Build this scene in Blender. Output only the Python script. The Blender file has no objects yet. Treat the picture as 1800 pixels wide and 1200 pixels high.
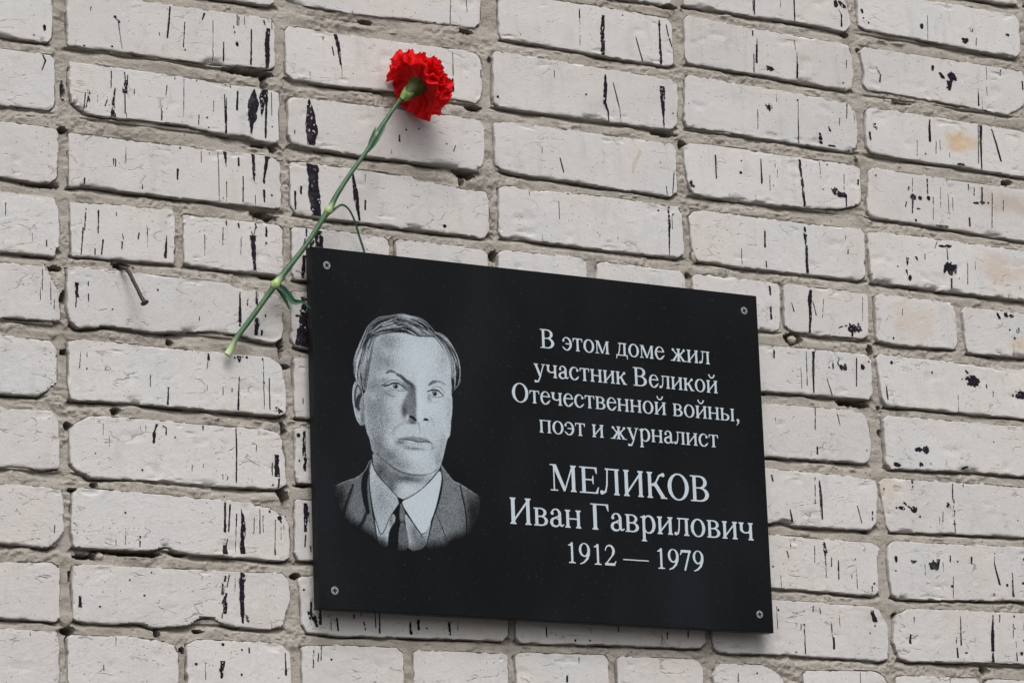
import bpy, math, random
import numpy as np
from mathutils import Matrix, Vector
random.seed(7); RNG = np.random.RandomState(11)
SC = bpy.context.scene
COL = SC.collection
GROUND_DROP = 2850.0          # mm from the wall's measuring origin down to the ground

BRICKS = [(5,-3,[(1306.5,213.9),(1542.9,219.5),(1551.3,213.3),(1548.5,159.4),(1541.8,154.1),(1475.1,153.6),(1306.4,153.2)]),(3,-2,[(799.5,144.8),
(1031.6,155.2),(1039.2,149.4),(1035.7,86.2),(1027.6,82.3),(988.2,82.3),(895.1,79.7),(800.5,78.5)]),(4,-2,[(1051.5,142.1),(1056.6,147),(1272.5,151.2),
(1282.5,136.8),(1292.5,111),(1293.7,93.3),(1285.5,84.3),(1241.3,86.9),(1150.6,85.9),(1083.5,85.8),(1054,85.9)]),(5,-2,[(1306.1,135.8),(1312.4,141.8),
(1406.8,141.2),(1547.8,140.9),(1553.4,132),(1553.8,95.2),(1545,86),(1469.7,87.1),(1411.4,88.9),(1357.2,89.6),(1314.7,90.4),(1304.8,94.8)]),
(1,-1,[(265.2,76.9),(508.7,80.1),(516.8,72.8),(516.1,14.2),(509.8,10.1),(461,9.8),(391.2,9.6),(267.2,12.9)]),(2,-1,[(529.2,64.8),(774,68),(778,57.2),
(776.1,26.7),(769.1,19.8),(737.4,18.8),(705.9,17.2),(682,18.6),(655.2,16.3),(621.6,15),(598.1,15.1),(541.9,16.5),(530.2,20.7)]),(3,-1,[(800.7,65.1),
(806.8,67.9),(877,67.6),(971.9,68.4),(1030.7,66.1),(1035.8,59.1),(1035.6,12.2),(1029.8,8),(937.9,9.1),(823.9,12.4),(803,11.6),(800.3,20)]),
(4,-1,[(1053,67.7),(1058.1,74),(1131,70.6),(1287.8,68.9),(1293.2,61.1),(1294.4,30.6),(1290.7,14.5),(1283.8,11.5),(1186.9,13.4),(1101.1,15),
(1054,15.2),(1051.2,22.5)]),(5,-1,[(1305.9,62.7),(1313.2,69.4),(1424.7,69.6),(1554.3,69.5),(1559.7,59.2),(1559,31.3),(1548.2,19.7),(1527.8,10),
(1463.7,12.3),(1349.1,15.4),(1313.5,15.3),(1307.2,21.6),(1310.7,34.8)]),(0,0,[(18.2,-10.6),(249.6,-5.9),(254,-12.8),(253.6,-59.6),(248.4,-66.5),
(220.2,-67.1),(194.8,-65.6),(18.6,-66.2)]),(1,0,[(269.6,-4.3),(391,-6.3),(511.5,-4.6),(515.5,-11.1),(514.4,-59),(509.5,-62.2),(423.5,-65.6),
(356.7,-66),(271,-66.6)]),(2,0,[(527.9,-15.9),(531.5,-10.9),(537.8,-9.4),(597.4,-10.5),(732,-8.5),(765.8,-9.4),(772.9,-15.1),(776.4,-21.3),
(775,-56.7),(767.1,-68.9),(739.3,-67.1),(666.8,-68.8),(595.7,-69.9),(536.2,-70.3),(528,-64.9)]),(3,0,[(790.2,-10.2),(793.4,-4.4),(840.5,-4.3),
(968,-6.8),(1030.5,-8.4),(1038.8,-14.9),(1039.1,-23.8),(1035.4,-62),(1027.2,-69.1),(1001.3,-69.4),(863.2,-69.2),(795.9,-69.4),(789.4,-66.2)]),
(4,0,[(1049.7,-5.3),(1054.8,0.8),(1167.2,-1.6),(1282.6,-4.9),(1292.8,-14.9),(1295.2,-40.1),(1292.9,-60.8),(1286.7,-65.7),(1231.2,-64.5),
(1096.5,-62.2),(1049.6,-62.3),(1046.1,-55.2)]),(5,0,[(1309.9,-11.5),(1316.2,-6.4),(1462.1,-7.4),(1550.2,-8.5),(1572.4,-10.9),(1568.5,-65.2),
(1558.5,-67.8),(1451.3,-65.4),(1371.2,-65.2),(1314.6,-63.2),(1307.4,-57.7),(1307.3,-36.5)]),(0,1,[(18.7,-81.9),(194.7,-79.7),(252.2,-79.6),
(256.6,-84),(256.2,-133.5),(251.7,-139),(194.5,-140.5),(19,-142.9)]),(1,1,[(272.8,-83.8),(389.7,-84.4),(516.5,-85.6),(519.2,-89.1),(517.2,-143),
(508.9,-145.2),(489.7,-143.7),(472.8,-140),(455.8,-142.6),(408.8,-138.1),(362.3,-138),(309.8,-140),(290.3,-138.6),(282.6,-133.4),(274.9,-128.1),
(271.9,-110)]),(2,1,[(530.1,-94.2),(533.7,-89.3),(595.1,-88.8),(738.6,-86.9),(771.5,-88.2),(776.4,-96.2),(775,-129.3),(770.9,-139.7),(764,-147.7),
(726.9,-146),(593.5,-146.3),(565.5,-145),(533,-142.4),(528.4,-132.1)]),(3,1,[(788.5,-88.8),(812.3,-85.3),(1026.3,-85.6),(1032.2,-91.7),
(1031.1,-140.7),(1022.8,-149),(976.2,-148),(935.5,-147.8),(884.7,-145.4),(834.3,-145.7),(798.8,-143.1),(788,-137.7)]),(4,1,[(1043.5,-87),
(1051.7,-81.9),(1068.4,-80),(1121.9,-79.9),(1285.6,-81.3),(1295.4,-84.4),(1294.2,-125.9),(1288.8,-130.7),(1267.6,-136.4),(1226,-140.9),
(1144.5,-143.4),(1070.3,-143.2),(1052.3,-140.4),(1047.4,-128.7),(1044,-105.3)]),(5,1,[(1308.8,-85.7),(1316.7,-81.3),(1427.4,-83.1),(1543.8,-83.1),
(1563.3,-83.9),(1566.4,-89.3),(1561.6,-143.9),(1551.4,-149.3),(1427.6,-144.9),(1365.3,-143.6),(1310.5,-143),(1302.7,-135.5)]),(0,2,[(19.1,-159.6),
(194.4,-158.2),(227.9,-157.8),(257.9,-159.2),(259.8,-163.9),(258.1,-211.9),(249.8,-217.1),(232,-219),(194.1,-217.2),(19.5,-218.9)]),
(1,2,[(271.4,-161.3),(395,-161),(508.5,-159.3),(519.3,-166.3),(518.8,-215.1),(513.3,-217.6),(474.5,-217.9),(387.5,-218),(313.4,-216.8),(289.5,-216.3),
(271.5,-219.5)]),(2,2,[(530.4,-165),(536,-161.8),(593,-162.4),(621.1,-162.4),(647.3,-162.1),(663.7,-164.1),(680.1,-162.9),(692.2,-167.4),(713.8,-167),
(740.5,-169.9),(775.6,-170),(779,-178.1),(777.4,-216.2),(769.8,-223.4),(733.5,-222.6),(661.7,-222.9),(619.3,-221.6),(563.4,-222.4),(535.9,-219.6),
(529.9,-212.6)]),(3,2,[(792,-164.2),(798.1,-160.3),(809.2,-159.7),(838.8,-162.4),(857.7,-159),(884,-158.8),(960.2,-158.5),(1032.3,-160.2),
(1038.1,-169),(1037.1,-215),(1030.6,-220.3),(995.5,-221.1),(911.3,-220.9),(851.2,-219.7),(794.9,-220.2),(790,-214.9)]),(4,2,[(1046.7,-169.5),
(1053.4,-162.7),(1065.4,-160),(1197.7,-161.1),(1292.6,-158.9),(1297.3,-164),(1295.2,-216.3),(1288.2,-221.8),(1193.6,-222.6),(1113.2,-223),
(1073.6,-221.4),(1056.4,-221.1),(1049.2,-209.7)]),(5,2,[(1299.7,-165.1),(1305.9,-160.3),(1449.7,-160.3),(1563.6,-161.7),(1566.5,-168.6),
(1562.1,-219.1),(1553.7,-223.4),(1416.2,-223.6),(1304.8,-222.3),(1301.3,-212.2)]),(0,3,[(19.6,-236.6),(194,-234.1),(206.6,-236.4),(250.9,-235.2),
(258.5,-241.1),(260.2,-264.6),(259.4,-285.9),(242.8,-290.6),(193.8,-290.1),(19.9,-292.5)]),(1,3,[(272.6,-235.3),(389.2,-231.4),(392.5,-235.4),
(391.5,-289.9),(353.5,-291.2),(320.9,-291.9),(273.4,-292.4)]),(2,3,[(530.6,-237.8),(534.8,-234.9),(590.9,-234.1),(618.9,-235),(644.3,-235.6),
(649.8,-240.2),(648.3,-286.9),(643.8,-292.4),(561.5,-292.7),(533.3,-292.9),(530.7,-286.8)]),(3,3,[(788.2,-239.2),(792.8,-235.4),(897.1,-233.6),
(903.7,-237.5),(903.1,-282.4),(898.2,-289.4),(792.8,-288.7),(787.9,-284)]),(4,3,[(1047.4,-240.8),(1053.9,-236.8),(1166,-236.9),(1169.6,-243.4),
(1166.5,-291.2),(1159.1,-295.2),(1135,-295.3),(1049.7,-295.5),(1046.9,-290.4)]),(5,3,[(1305.9,-240.9),(1312.1,-236.8),(1417.7,-237.4),(1423.3,-242.5),
(1424.8,-287.9),(1419.2,-293.9),(1353.7,-296.1),(1306.2,-294.6),(1304.2,-287.9)]),(1,3.5,[(401.7,-235),(514.9,-235),(520.3,-238.9),(519.2,-285.5),
(513.6,-290.4),(452.7,-290.7),(402.8,-288.8)]),(2,3.5,[(658.3,-238.7),(661.3,-235.8),(704.1,-236),(769.3,-236.5),(774.2,-242.5),(777.6,-285.6),
(770.7,-292.1),(660.8,-292.1),(657.4,-287.3)]),(3,3.5,[(917.2,-240.8),(921.2,-235.8),(971.7,-234.8),(1030.4,-236.4),(1036.4,-241.2),(1038,-283.2),
(1032.9,-289.7),(920.1,-290),(915.8,-285.1)]),(4,3.5,[(1173.8,-241.6),(1179.7,-236.9),(1291.2,-237.4),(1295.8,-242.5),(1293.3,-288.9),(1287.2,-293.5),
(1215.7,-294.3),(1182.5,-293.1),(1173.2,-287.2)]),(5,3.5,[(1435.1,-245.7),(1441.5,-240.2),(1565.5,-240.9),(1569.4,-246.2),(1567.4,-289.8),
(1560.7,-295.3),(1438.6,-297.1),(1436.6,-290.3)]),(0,4,[(20,-310),(193.7,-307.5),(242.7,-307.5),(250.2,-318.2),(254.6,-324.4),(259.6,-333),
(260,-361.8),(254.3,-364.7),(220.3,-364.8),(193.4,-366),(20.3,-368.3)]),(1,4,[(268.1,-306.2),(279,-304),(331.8,-304.3),(386,-304.5),(452.4,-305),
(466.4,-310.5),(492.7,-310.5),(511.7,-313),(514.2,-320.9),(516.7,-328.8),(517.6,-350.5),(515.3,-360),(507,-365.1),(493.5,-365),(478,-362.6),
(462,-360.3),(428.7,-359.6),(396.2,-363.6),(368.7,-366.1),(337.5,-364.6),(311.7,-364.4),(281.5,-369.5),(271.4,-364.4),(267.1,-351.6)]),
(2,4,[(528.1,-309),(531.6,-306.2),(773.8,-307.3),(779.4,-311.9),(778.8,-362.8),(772.8,-368.4),(542.3,-368.2),(532.1,-366.6),(527.5,-362)]),
(3,4,[(789.6,-313.6),(794.1,-309.3),(1033.4,-309.6),(1039.3,-314.4),(1039.8,-360.2),(1034.1,-365.9),(793.2,-368),(788.2,-363.9)]),
(4,4,[(1049.4,-315.5),(1054.3,-311.8),(1135.5,-312.8),(1289.2,-311.9),(1295.3,-318.2),(1293.9,-360.7),(1287.8,-366),(1210.8,-366.6),(1136.1,-367.8),
(1054.2,-367.6),(1049,-363.4)]),(5,4,[(1301.4,-314.3),(1307.6,-309.6),(1394.9,-309.9),(1474.4,-312.3),(1563.9,-309.2),(1567.8,-314.5),(1565,-366.2),
(1556.6,-371.8),(1404.5,-371.4),(1313,-371.5),(1307,-363.1)]),(0,5,[(20.4,-385.7),(193.3,-383.8),(249.7,-384.9),(256.6,-393.3),(256.2,-429.1),
(248,-435.1),(236.6,-444.3),(193,-444.8),(20.8,-446.3)]),(1,5,[(268.7,-383.2),(287.8,-380.4),(363.2,-381.1),(446.2,-381.4),(502.6,-381.5),
(515.2,-391),(518.3,-404.3),(518.7,-440.6),(511.9,-444.2),(427.7,-443.9),(340.3,-443.4),(270.6,-445.2),(268.2,-432.3),(269.1,-408.3)]),
(2,5,[(529.7,-381.7),(531.8,-379.1),(775.2,-379.1),(780.8,-383.7),(780.9,-436),(775.6,-440.9),(543.7,-444.3),(530.8,-444),(529,-436.2)]),
(3,5,[(790.9,-388),(795.4,-383.8),(1034.7,-383),(1039.8,-387.9),(1040.9,-436.6),(1034.4,-442.3),(795.1,-443.9),(790.2,-439.8)]),(4,5,[(1049.3,-384.5),
(1055,-381.5),(1137.6,-381.7),(1264.5,-380),(1280.7,-383.5),(1286.4,-396.7),(1288.2,-416.9),(1286.9,-434.6),(1280.7,-441.8),(1179.1,-443.4),
(1135.3,-443.8),(1052.9,-444.3),(1048.5,-440)]),(5,5,[(1306.7,-389.1),(1313.8,-383.1),(1518.1,-381.6),(1561.9,-381.2),(1567.6,-386.4),(1565.8,-436.2),
(1556.4,-442.4),(1426.9,-442.1),(1313.2,-447),(1307,-441.3)]),(0,6,[(20.9,-460.6),(193,-458.9),(219.7,-459.8),(250.3,-458.6),(255.9,-465.9),
(257.6,-492.4),(257.4,-517.2),(242.3,-520.5),(213.1,-519),(192.7,-520.4),(21.3,-522.3)]),(1,6,[(269,-479.7),(272.9,-472.3),(280.5,-467),(295.2,-460),
(310.5,-458.8),(405.1,-459.5),(500.7,-459.8),(509.4,-462.2),(514,-469.2),(516.9,-486.1),(518.2,-516.6),(510.6,-522.6),(447.9,-523.6),(403.9,-524.1),
(339.2,-523.5),(292.6,-525.4),(284.4,-520.1),(276.9,-518.2),(270,-512.2)]),(2,6,[(528.4,-458.4),(531.2,-455.7),(776.5,-455.4),(782.1,-460.1),
(782.1,-512),(776.9,-516.7),(541.9,-514.4),(530.4,-514.6),(527.9,-506.8)]),(3,6,[(792.1,-463.2),(796.6,-459.1),(1036.6,-457.8),(1041,-462.8),
(1041.3,-510.4),(1035.6,-516),(795.5,-519.9),(791.3,-515.8)]),(4,6,[(1050.3,-462.2),(1055.2,-457.9),(1136,-458.3),(1258.9,-459.4),(1289.1,-461.5),
(1292.6,-469.3),(1287.8,-513.3),(1279,-521.9),(1254.5,-522),(1173.9,-522.8),(1152.8,-518.1),(1138.3,-521.6),(1053.2,-519.5),(1048.8,-514.5)]),
(5,6,[(1296.3,-463.7),(1304.1,-458.4),(1314.1,-457.8),(1425.8,-455.9),(1562.2,-456),(1567,-462),(1564.5,-509.4),(1556.1,-515.4),(1392.9,-518.6),
(1308.6,-521.5),(1303.2,-515.8)]),(0,7,[(21.4,-540.5),(192.6,-537.9),(225.4,-537.5),(259.1,-540),(261.5,-551),(261.2,-583.2),(254.2,-592.4),
(246,-600.4),(224.9,-599.8),(192.3,-598.2),(21.7,-600)]),(1,7,[(271.6,-543.3),(274.8,-539.6),(279.8,-536.3),(309.6,-536.1),(382.2,-537.4),
(436.4,-538.8),(469.5,-539.7),(496,-543.5),(507.3,-547.7),(516,-551.4),(519.1,-560.3),(520.2,-595.3),(512.8,-598.8),(424.8,-598.2),(389.6,-597.1),
(381.3,-593.4),(376.8,-591.9),(359.9,-596.4),(325.4,-597.7),(289.9,-597.9),(272.9,-597.1),(269.9,-585.6),(270.8,-556.3)]),(2,7,[(527.2,-534.9),
(529.9,-532.3),(777.6,-533),(783.2,-537.7),(784,-588.5),(778,-593.8),(539.7,-596.7),(529.6,-597.2),(525.7,-592)]),(3,7,[(793.3,-539),(797.8,-534.9),
(1036.1,-534.8),(1041.2,-539.1),(1041.6,-586.3),(1035.9,-591.8),(796.8,-592.8),(792.6,-588.6)]),(4,7,[(1051.4,-536.5),(1055.4,-533.7),(1135.1,-534.3),
(1282.1,-535.8),(1292.3,-541.9),(1286.3,-556.9),(1286,-593.6),(1277.5,-598.6),(1195.3,-596.7),(1137.5,-596.4),(1053.4,-594.8),(1049.8,-591.1)]),
(5,7,[(1302.4,-538),(1311.1,-532.1),(1419.7,-530.7),(1557.6,-527.7),(1564.1,-532.9),(1561,-586.8),(1553.6,-591.3),(1364,-599.1),(1314.2,-600.2),
(1303.9,-596),(1302,-566.1)]),(0,8,[(21.8,-619.7),(192.2,-617.3),(247.8,-614.3),(257.7,-619.5),(257.3,-671.1),(251.6,-674.9),(218.3,-674.1),
(191.9,-673.6),(22.2,-675.7)]),(1,8,[(270.9,-617.1),(285.3,-614),(359.7,-614.1),(510.4,-612.1),(517.7,-617.8),(518.4,-643.6),(512.7,-654.7),
(509.1,-668),(491,-671.8),(471.2,-672.1),(444.9,-669.7),(427.4,-664),(419,-662.6),(409.2,-665.4),(402.6,-671.6),(379.9,-674.3),(358.7,-675.9),
(346,-671.8),(316.2,-674.3),(284.7,-674.5),(271.6,-671.1),(270.6,-643.9)]),(2,8,[(528.4,-617.8),(534.6,-613.9),(544,-612.8),(778.6,-613.7),
(784.9,-618.4),(784.4,-665),(777.7,-671.5),(716.6,-672.3),(578.2,-675.2),(551.1,-673.9),(537.7,-673.3),(532.6,-664),(531.8,-643)]),
(3,8,[(794.3,-617.9),(798,-614),(1035.4,-613.7),(1041.3,-618.6),(1041,-662.2),(1034.5,-669.6),(971.5,-670.3),(909.5,-671),(798.4,-673.1),
(792.9,-667.8)]),(4,8,[(1052.5,-610.3),(1056.5,-607.5),(1136.6,-609.4),(1275,-610.7),(1286.8,-616.1),(1294.3,-626.4),(1296.7,-637.5),(1294.2,-671.4),
(1286.7,-674.3),(1164.1,-672),(1060.4,-673),(1052.2,-668.2),(1049.8,-656.7)]),(5,8,[(1304.9,-625.9),(1312.9,-618.2),(1324.1,-611.7),(1385.7,-609.5),
(1498.5,-608.3),(1557.3,-609),(1562,-614.2),(1559.4,-662.2),(1551.9,-668.6),(1425.2,-670.2),(1325.2,-672.8),(1309.1,-669.5),(1302.1,-652.5)]),
(0,9,[(22.2,-688.6),(191.9,-686.7),(251.5,-687),(255.2,-692.6),(256,-745.4),(251.6,-748.4),(22.6,-749.7)]),(1,9,[(264.6,-690.4),(270.8,-687.3),
(336.9,-686.2),(373.3,-689.9),(384.1,-694.1),(387.8,-702.8),(387.4,-729.1),(382.1,-739.8),(265.3,-741)]),(2,9,[(530.6,-689.2),(537.3,-687.1),
(577.9,-684.8),(646.3,-685),(652.4,-689.6),(653,-733.2),(648.1,-737),(532.6,-738.6)]),(3,9,[(790.6,-687.1),(799.4,-683.6),(906,-681.8),(910.9,-687.9),
(911,-730.5),(905.6,-733.8),(793.6,-735.7)]),(4,9,[(1048.1,-698.4),(1052.5,-689.9),(1060.4,-685.2),(1116.2,-684.9),(1133,-690.7),(1143.5,-698.1),
(1146.1,-707.7),(1144.6,-730.3),(1138.8,-735.6),(1051.4,-734)]),(5,9,[(1302.4,-693.5),(1309.2,-689.3),(1421.2,-688.4),(1425.9,-692.9),(1425.8,-724.3),
(1420.5,-727.8),(1304.8,-727)]),(1,9.5,[(397.7,-692.4),(410.1,-686),(488.7,-685.6),(508.6,-687.7),(517,-697.5),(517.3,-739.2),(398.1,-740.4)]),
(2,9.5,[(664.9,-689.7),(669.2,-686.5),(778.5,-685.7),(781.2,-689.9),(781.5,-733.1),(776.4,-736.3),(665.4,-736.4)]),(3,9.5,[(921.3,-686.2),
(926,-682.9),(1008.6,-682.1),(1029.1,-683.2),(1034.8,-691.3),(1035.7,-727.5),(1030.1,-732.8),(921.9,-733.9)]),(4,9.5,[(1173.1,-692.4),(1178.9,-688.3),
(1275.3,-685.3),(1288.6,-692.7),(1292.7,-702.4),(1293,-731.9),(1286.2,-736.1),(1174.2,-735.1)]),(5,9.5,[(1434.4,-692.6),(1438.9,-688.4),
(1553.6,-688.3),(1558.4,-692.8),(1557.1,-726.8),(1434.8,-727.4)])]
MARKS = [(1,244.5,-50.9,1.7,3.9,0),(0,297.7,-20.9,296.8,-25.2,1.09,0.65,0),(0,325.3,-28,329.7,-33.7,3.51,2.64,0.5),(0,329,-33.8,330.6,-46.2,1.1,0.66,0.2),
(0,330.6,-46.2,333.2,-62.2,0.66,0.66,0.2),(0,389.6,-8.7,388.2,-23.7,1.79,2.01,0.1),(0,388.2,-23.7,385.9,-43,1.79,1.79,0.1),
(0,406.8,-23.3,404.9,-51.1,0.9,0.9,0.3),(1,406.9,-54,1,1,0),(0,430.2,-10.5,427.6,-17.5,2.04,1.13,0.2),(0,376.6,-39,377,-42.1,0.89,0.89,0),
(0,440.4,-16.6,439.8,-61.3,0.57,0.57,0.3),(0,452.7,-39.5,452.5,-60.1,1.14,1.59,0.2),(0,469.4,-1.9,469.5,-19.1,1.6,1.14,0.5),
(0,471.7,-8.1,471.5,-18.8,0.92,0.69,0.5),(1,468.8,-39,1.6,2.9,0.3),(0,478.4,-7.1,478.2,-16.8,0.69,0.69,0.3),(0,464.7,-19.7,466.3,-27,1.37,1.37,0.6),
(0,486.5,-21,485.2,-59.7,1.38,1.83,0.05),(0,506.8,-17.3,505,-35.7,3.69,5.53,0.15),(0,505,-35.7,504.9,-61.5,5.53,3.91,0.1),
(0,502,-8.7,503.2,-13.4,2.31,0.92,0.4),(1,289.6,-64.8,1.4,1.4,0),(1,321.6,-61.4,1.2,1.2,0),(0,242.5,-80.7,245.3,-86.1,1.28,1.71,0.3),
(0,245.7,-86.5,241.8,-96.9,1.71,1.07,0.2),(1,232.6,-60.7,1,1,0),(0,320.2,-89.3,319.3,-107.1,1.31,0.87,0.1),(0,335.3,-88.4,336.1,-97.7,1.1,1.1,0.2),
(0,336.9,-97.6,335.2,-110.3,3.51,5.26,0.45),(0,335.2,-110.3,335.2,-133.2,1.32,0.88,0.3),(0,338.8,-91.1,338.2,-101.6,1.1,1.76,0.3),
(0,336.9,-133,336.8,-138.2,0.88,0.88,0.3),(0,346.3,-105.8,346,-110.7,0.88,0.88,0),(0,294.1,-113.4,293,-133.2,2.6,4.76,0.65),
(0,289.9,-117,287.8,-138.9,1.3,0.86,0.3),(0,324.1,-107.5,321.8,-122.4,1.31,2.62,0.6),(0,321.8,-122.4,321.6,-137.3,3.06,5.67,0.6),
(0,314.8,-121.2,312.1,-128.1,1.31,1.09,0),(0,384.6,-96.8,383.1,-107.5,1.33,0.67,0.3),(0,394.1,-85.1,394,-88.3,1.12,1.12,0),
(0,404.8,-86.9,403.6,-129.1,0.56,0.56,0.3),(0,439.6,-106.8,439.1,-118.5,0.9,0.68,0.3),(0,421.7,-124.8,421.1,-135.4,1.12,0.9,0.1),
(1,431.4,-126.2,1.2,1.2,0),(1,432.9,-137.1,1,1,0),(0,379.1,-119.5,378,-136.4,0.55,0.55,0.5),(0,452,-84.1,454.7,-87,1.81,1.36,0.4),
(0,452.6,-97.8,453.3,-129.4,1.13,1.81,0.1),(0,454.8,-101.8,454.3,-127.2,1.13,1.13,0.3),(0,453.8,-129.4,453.5,-144.1,1.36,2.71,0.25),
(0,468.6,-92.7,467.2,-113,1.82,2.04,0.15),(0,459.7,-83.2,460,-89.5,0.91,0.91,0.4),(0,488.7,-88,487.3,-102,2.29,11.43,0.15),
(0,487.3,-102,484.5,-123.6,12.34,7.76,0.15),(0,484.5,-123.6,483.5,-136.8,5.93,2.28,0.1),(0,500.2,-85.5,498.8,-96.3,4.59,7.8,0.35),
(0,498.8,-96.3,496.8,-115.7,6.88,1.83,0.4),(0,502.5,-85.2,503.1,-97.9,4.59,3.67,0.1),(0,503.1,-97.9,500.7,-140.3,2.76,2.06,0.05),
(0,509.3,-88.7,509.1,-114.7,0.92,0.69,0.4),(1,509.1,-127,1,1,0),(0,322.3,-183.5,322.2,-190.5,0.87,0.87,0),(0,324.5,-184.1,324.4,-191.3,1.09,1.09,0),
(0,336.8,-170.3,336.2,-186.9,0.66,0.65,0.3),(0,396.2,-186.9,395.8,-197.8,2.22,1.55,0),(0,444.3,-162,444.6,-216.3,0.56,0.56,0.3),
(0,452.2,-161.1,453.7,-177.7,4.06,0.68,0.05),(0,468.6,-165.9,468.6,-174.3,2.04,2.04,0),(0,485.9,-160.4,486.9,-187.6,3.64,1.82,0.1),
(0,487.1,-187.6,487.1,-191.2,1.36,0.68,0.5),(0,500.7,-161.6,506.2,-161.6,1.83,1.83,0),(0,502.5,-162.1,498.4,-190.6,4.12,2.05,0.05),
(0,498.2,-199,498.6,-211.4,2.51,1.59,0),(0,473.6,-186,472.8,-213.3,1.13,1.58,0.25),(1,507.5,-203.3,1.2,1.2,0),
(0,453.6,-194.5,453.1,-217.5,0.9,0.67,0.4),(0,487.7,-205.4,487.6,-219,0.68,0.68,0.4),(0,289,-208.6,288.6,-218.9,1.94,1.72,0.3),
(1,399.7,-163,1.2,1.2,0),(0,355.3,-208.5,355,-212.8,1.1,0.88,0),(0,290.3,-241.1,288.6,-263.7,1.29,1.07,0.45),
(0,304.3,-241.7,304.3,-260,1.51,1.08,0.35),(0,324.8,-241.1,324.8,-244.8,0.87,0.87,0),(0,200.2,-244.7,200.2,-258.8,1.05,0.63,0.2),
(0,452.7,-237.4,452.8,-241.5,1.35,1.35,0),(0,466.8,-239,467.6,-243.1,1.8,1.35,0),(0,486.5,-234.9,488,-241,1.13,1.36,0.4),
(0,590.3,-12.6,593.3,-21.9,4.72,3.78,0.25),(0,592.8,-20.9,595.7,-45.5,4.25,1.89,0.05),(0,585.9,-27.3,587.5,-36.1,1.41,1.41,0.3),
(0,575.1,-17.8,575,-20.4,1.41,0.94,0),(0,557.4,-59,557,-66.6,0.47,0.47,0.3),(0,554.9,-90.5,555.7,-97.9,1.86,5.12,0.35),
(0,555.7,-97.9,557,-119.1,6.52,11.17,0.15),(0,557.2,-119.1,557.9,-127.6,11.63,12.1,0.3),(0,557.7,-127.6,555.4,-141.1,11.63,7.9,0.25),
(0,536.4,-128,536.5,-131.2,1.39,1.39,0),(0,551.7,-160.3,557.8,-174.4,1.85,12.06,0.3),(0,555.9,-159.8,558.4,-170.1,10.21,11.6,0.25),
(0,557.4,-170.2,559.4,-199.7,11.6,12.05,0.07),(0,559.4,-199.7,560.7,-219.5,11.59,10.65,0.07),(0,543.3,-189.8,543.1,-197.3,2.54,2.08,0),
(0,535.6,-196,535.8,-215.4,2.07,2.07,0.15),(0,738.3,48.3,736.5,14.7,0.74,0.98,0.1),(1,706.2,17.7,1.7,1.7,0),(1,717.4,18.3,1.9,1.9,0),
(1,729.1,18.2,2.2,2.2,0),(1,679.6,17.4,1.2,1.2,0),(0,596.6,-44.3,596.9,-58.3,0.71,0.47,0.2),(0,611.1,-48.9,611,-54.3,0.47,0.47,0.4),
(0,738.4,-13.8,737.9,-40.4,0.74,0.98,0.2),(0,737.2,-44.4,737,-58.1,2.21,2.45,0.1),(0,774.1,-29.1,774,-38,0.99,0.99,0.3),
(0,909.1,60.7,908.8,50.4,1.55,1.54,0.1),(0,909,49.3,907.8,17.4,0.51,0.51,0.5),(0,941,57.1,938.6,35.1,3.63,4.66,0.25),
(0,939.2,35.2,938.9,10.1,4.67,3.88,0.25),(0,984.8,36.7,992.3,10.2,1.31,1.57,0.05),(0,1018.1,61.8,1017.7,36.5,1.85,3.17,0.15),
(0,1017.7,36.5,1017.8,8.9,3.17,2.64,0.2),(0,1027.6,58.5,1030,45,1.06,1.59,0.2),(0,1031.2,41.7,1035.6,27.3,1.59,1.33,0.2),(1,968.2,61.9,1,1,0),
(0,870.6,-17.9,870.5,-26.2,0.76,0.51,0.3),(0,939.3,-14.1,939,-30.6,2.59,4.13,0.2),(0,939,-30.6,937.1,-47.8,4.13,3.09,0.2),
(0,937.6,-47.7,941.8,-57.4,3.61,2.32,0.2),(0,941.8,-57.4,941.7,-69.8,2.06,1.29,0.05),(0,949.7,-22.5,956.8,-50.6,1.55,1.3,0.4),
(0,957.2,-51,958.4,-68.9,0.78,0.52,0.4),(0,1016.8,-18.6,1016.6,-32.3,6.33,5.79,0.3),(0,1016.6,-32.3,1017.3,-67.5,4.74,1.05,0.15),
(1,1030.4,-48.9,1,1,0),(1,912.4,-40.7,1.4,1.4,0),(1,794.4,-58.3,2,1.9,0.3),(1,769.2,-66.2,1.2,1.2,0),(0,666.4,-118,666.2,-124.5,1.44,2.15,0),
(1,691.2,-107.5,1.2,1.2,0),(1,675,-110.7,1.2,1.2,0),(0,737.3,-121.7,734.6,-128.5,1.22,0.97,0.2),(1,725.9,-120.8,1,1,0),
(0,850.3,-110.7,850.3,-116.9,0.75,0.75,0),(0,873.7,-120.2,878,-135.9,1.26,1.77,0.1),(0,1027.5,-119.6,1024.6,-144.8,1.05,1.31,0.4),
(0,606.9,-166.8,609.6,-187.9,1.41,6.11,0.1),(0,609.6,-187.9,613.5,-219.4,6.58,2.11,0.1),(0,621.5,-196.8,620.9,-206.9,1.89,1.88,0),
(0,622.6,-167.2,622.4,-175.8,0.47,0.47,0),(1,882.7,-159.6,1.7,1.7,0),(1,1004.4,-167.2,1.2,1.2,0),(1,1024.3,-169.6,1.2,1.2,0),
(1,720.5,-215.3,2.2,2.2,0),(0,1016.1,-137.8,1018.1,-159,1.05,1.57,0.55),(0,1018.9,-158.9,1018.7,-185.9,2.09,2.61,0.4),
(0,1018.2,-186,1016.9,-218.5,2.61,0.78,0.2),(0,1048.9,-150.1,1045.7,-183.1,1.06,1.32,0.5),(0,1154.3,106.1,1153.8,88.4,1.92,1.65,0.05),
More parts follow.
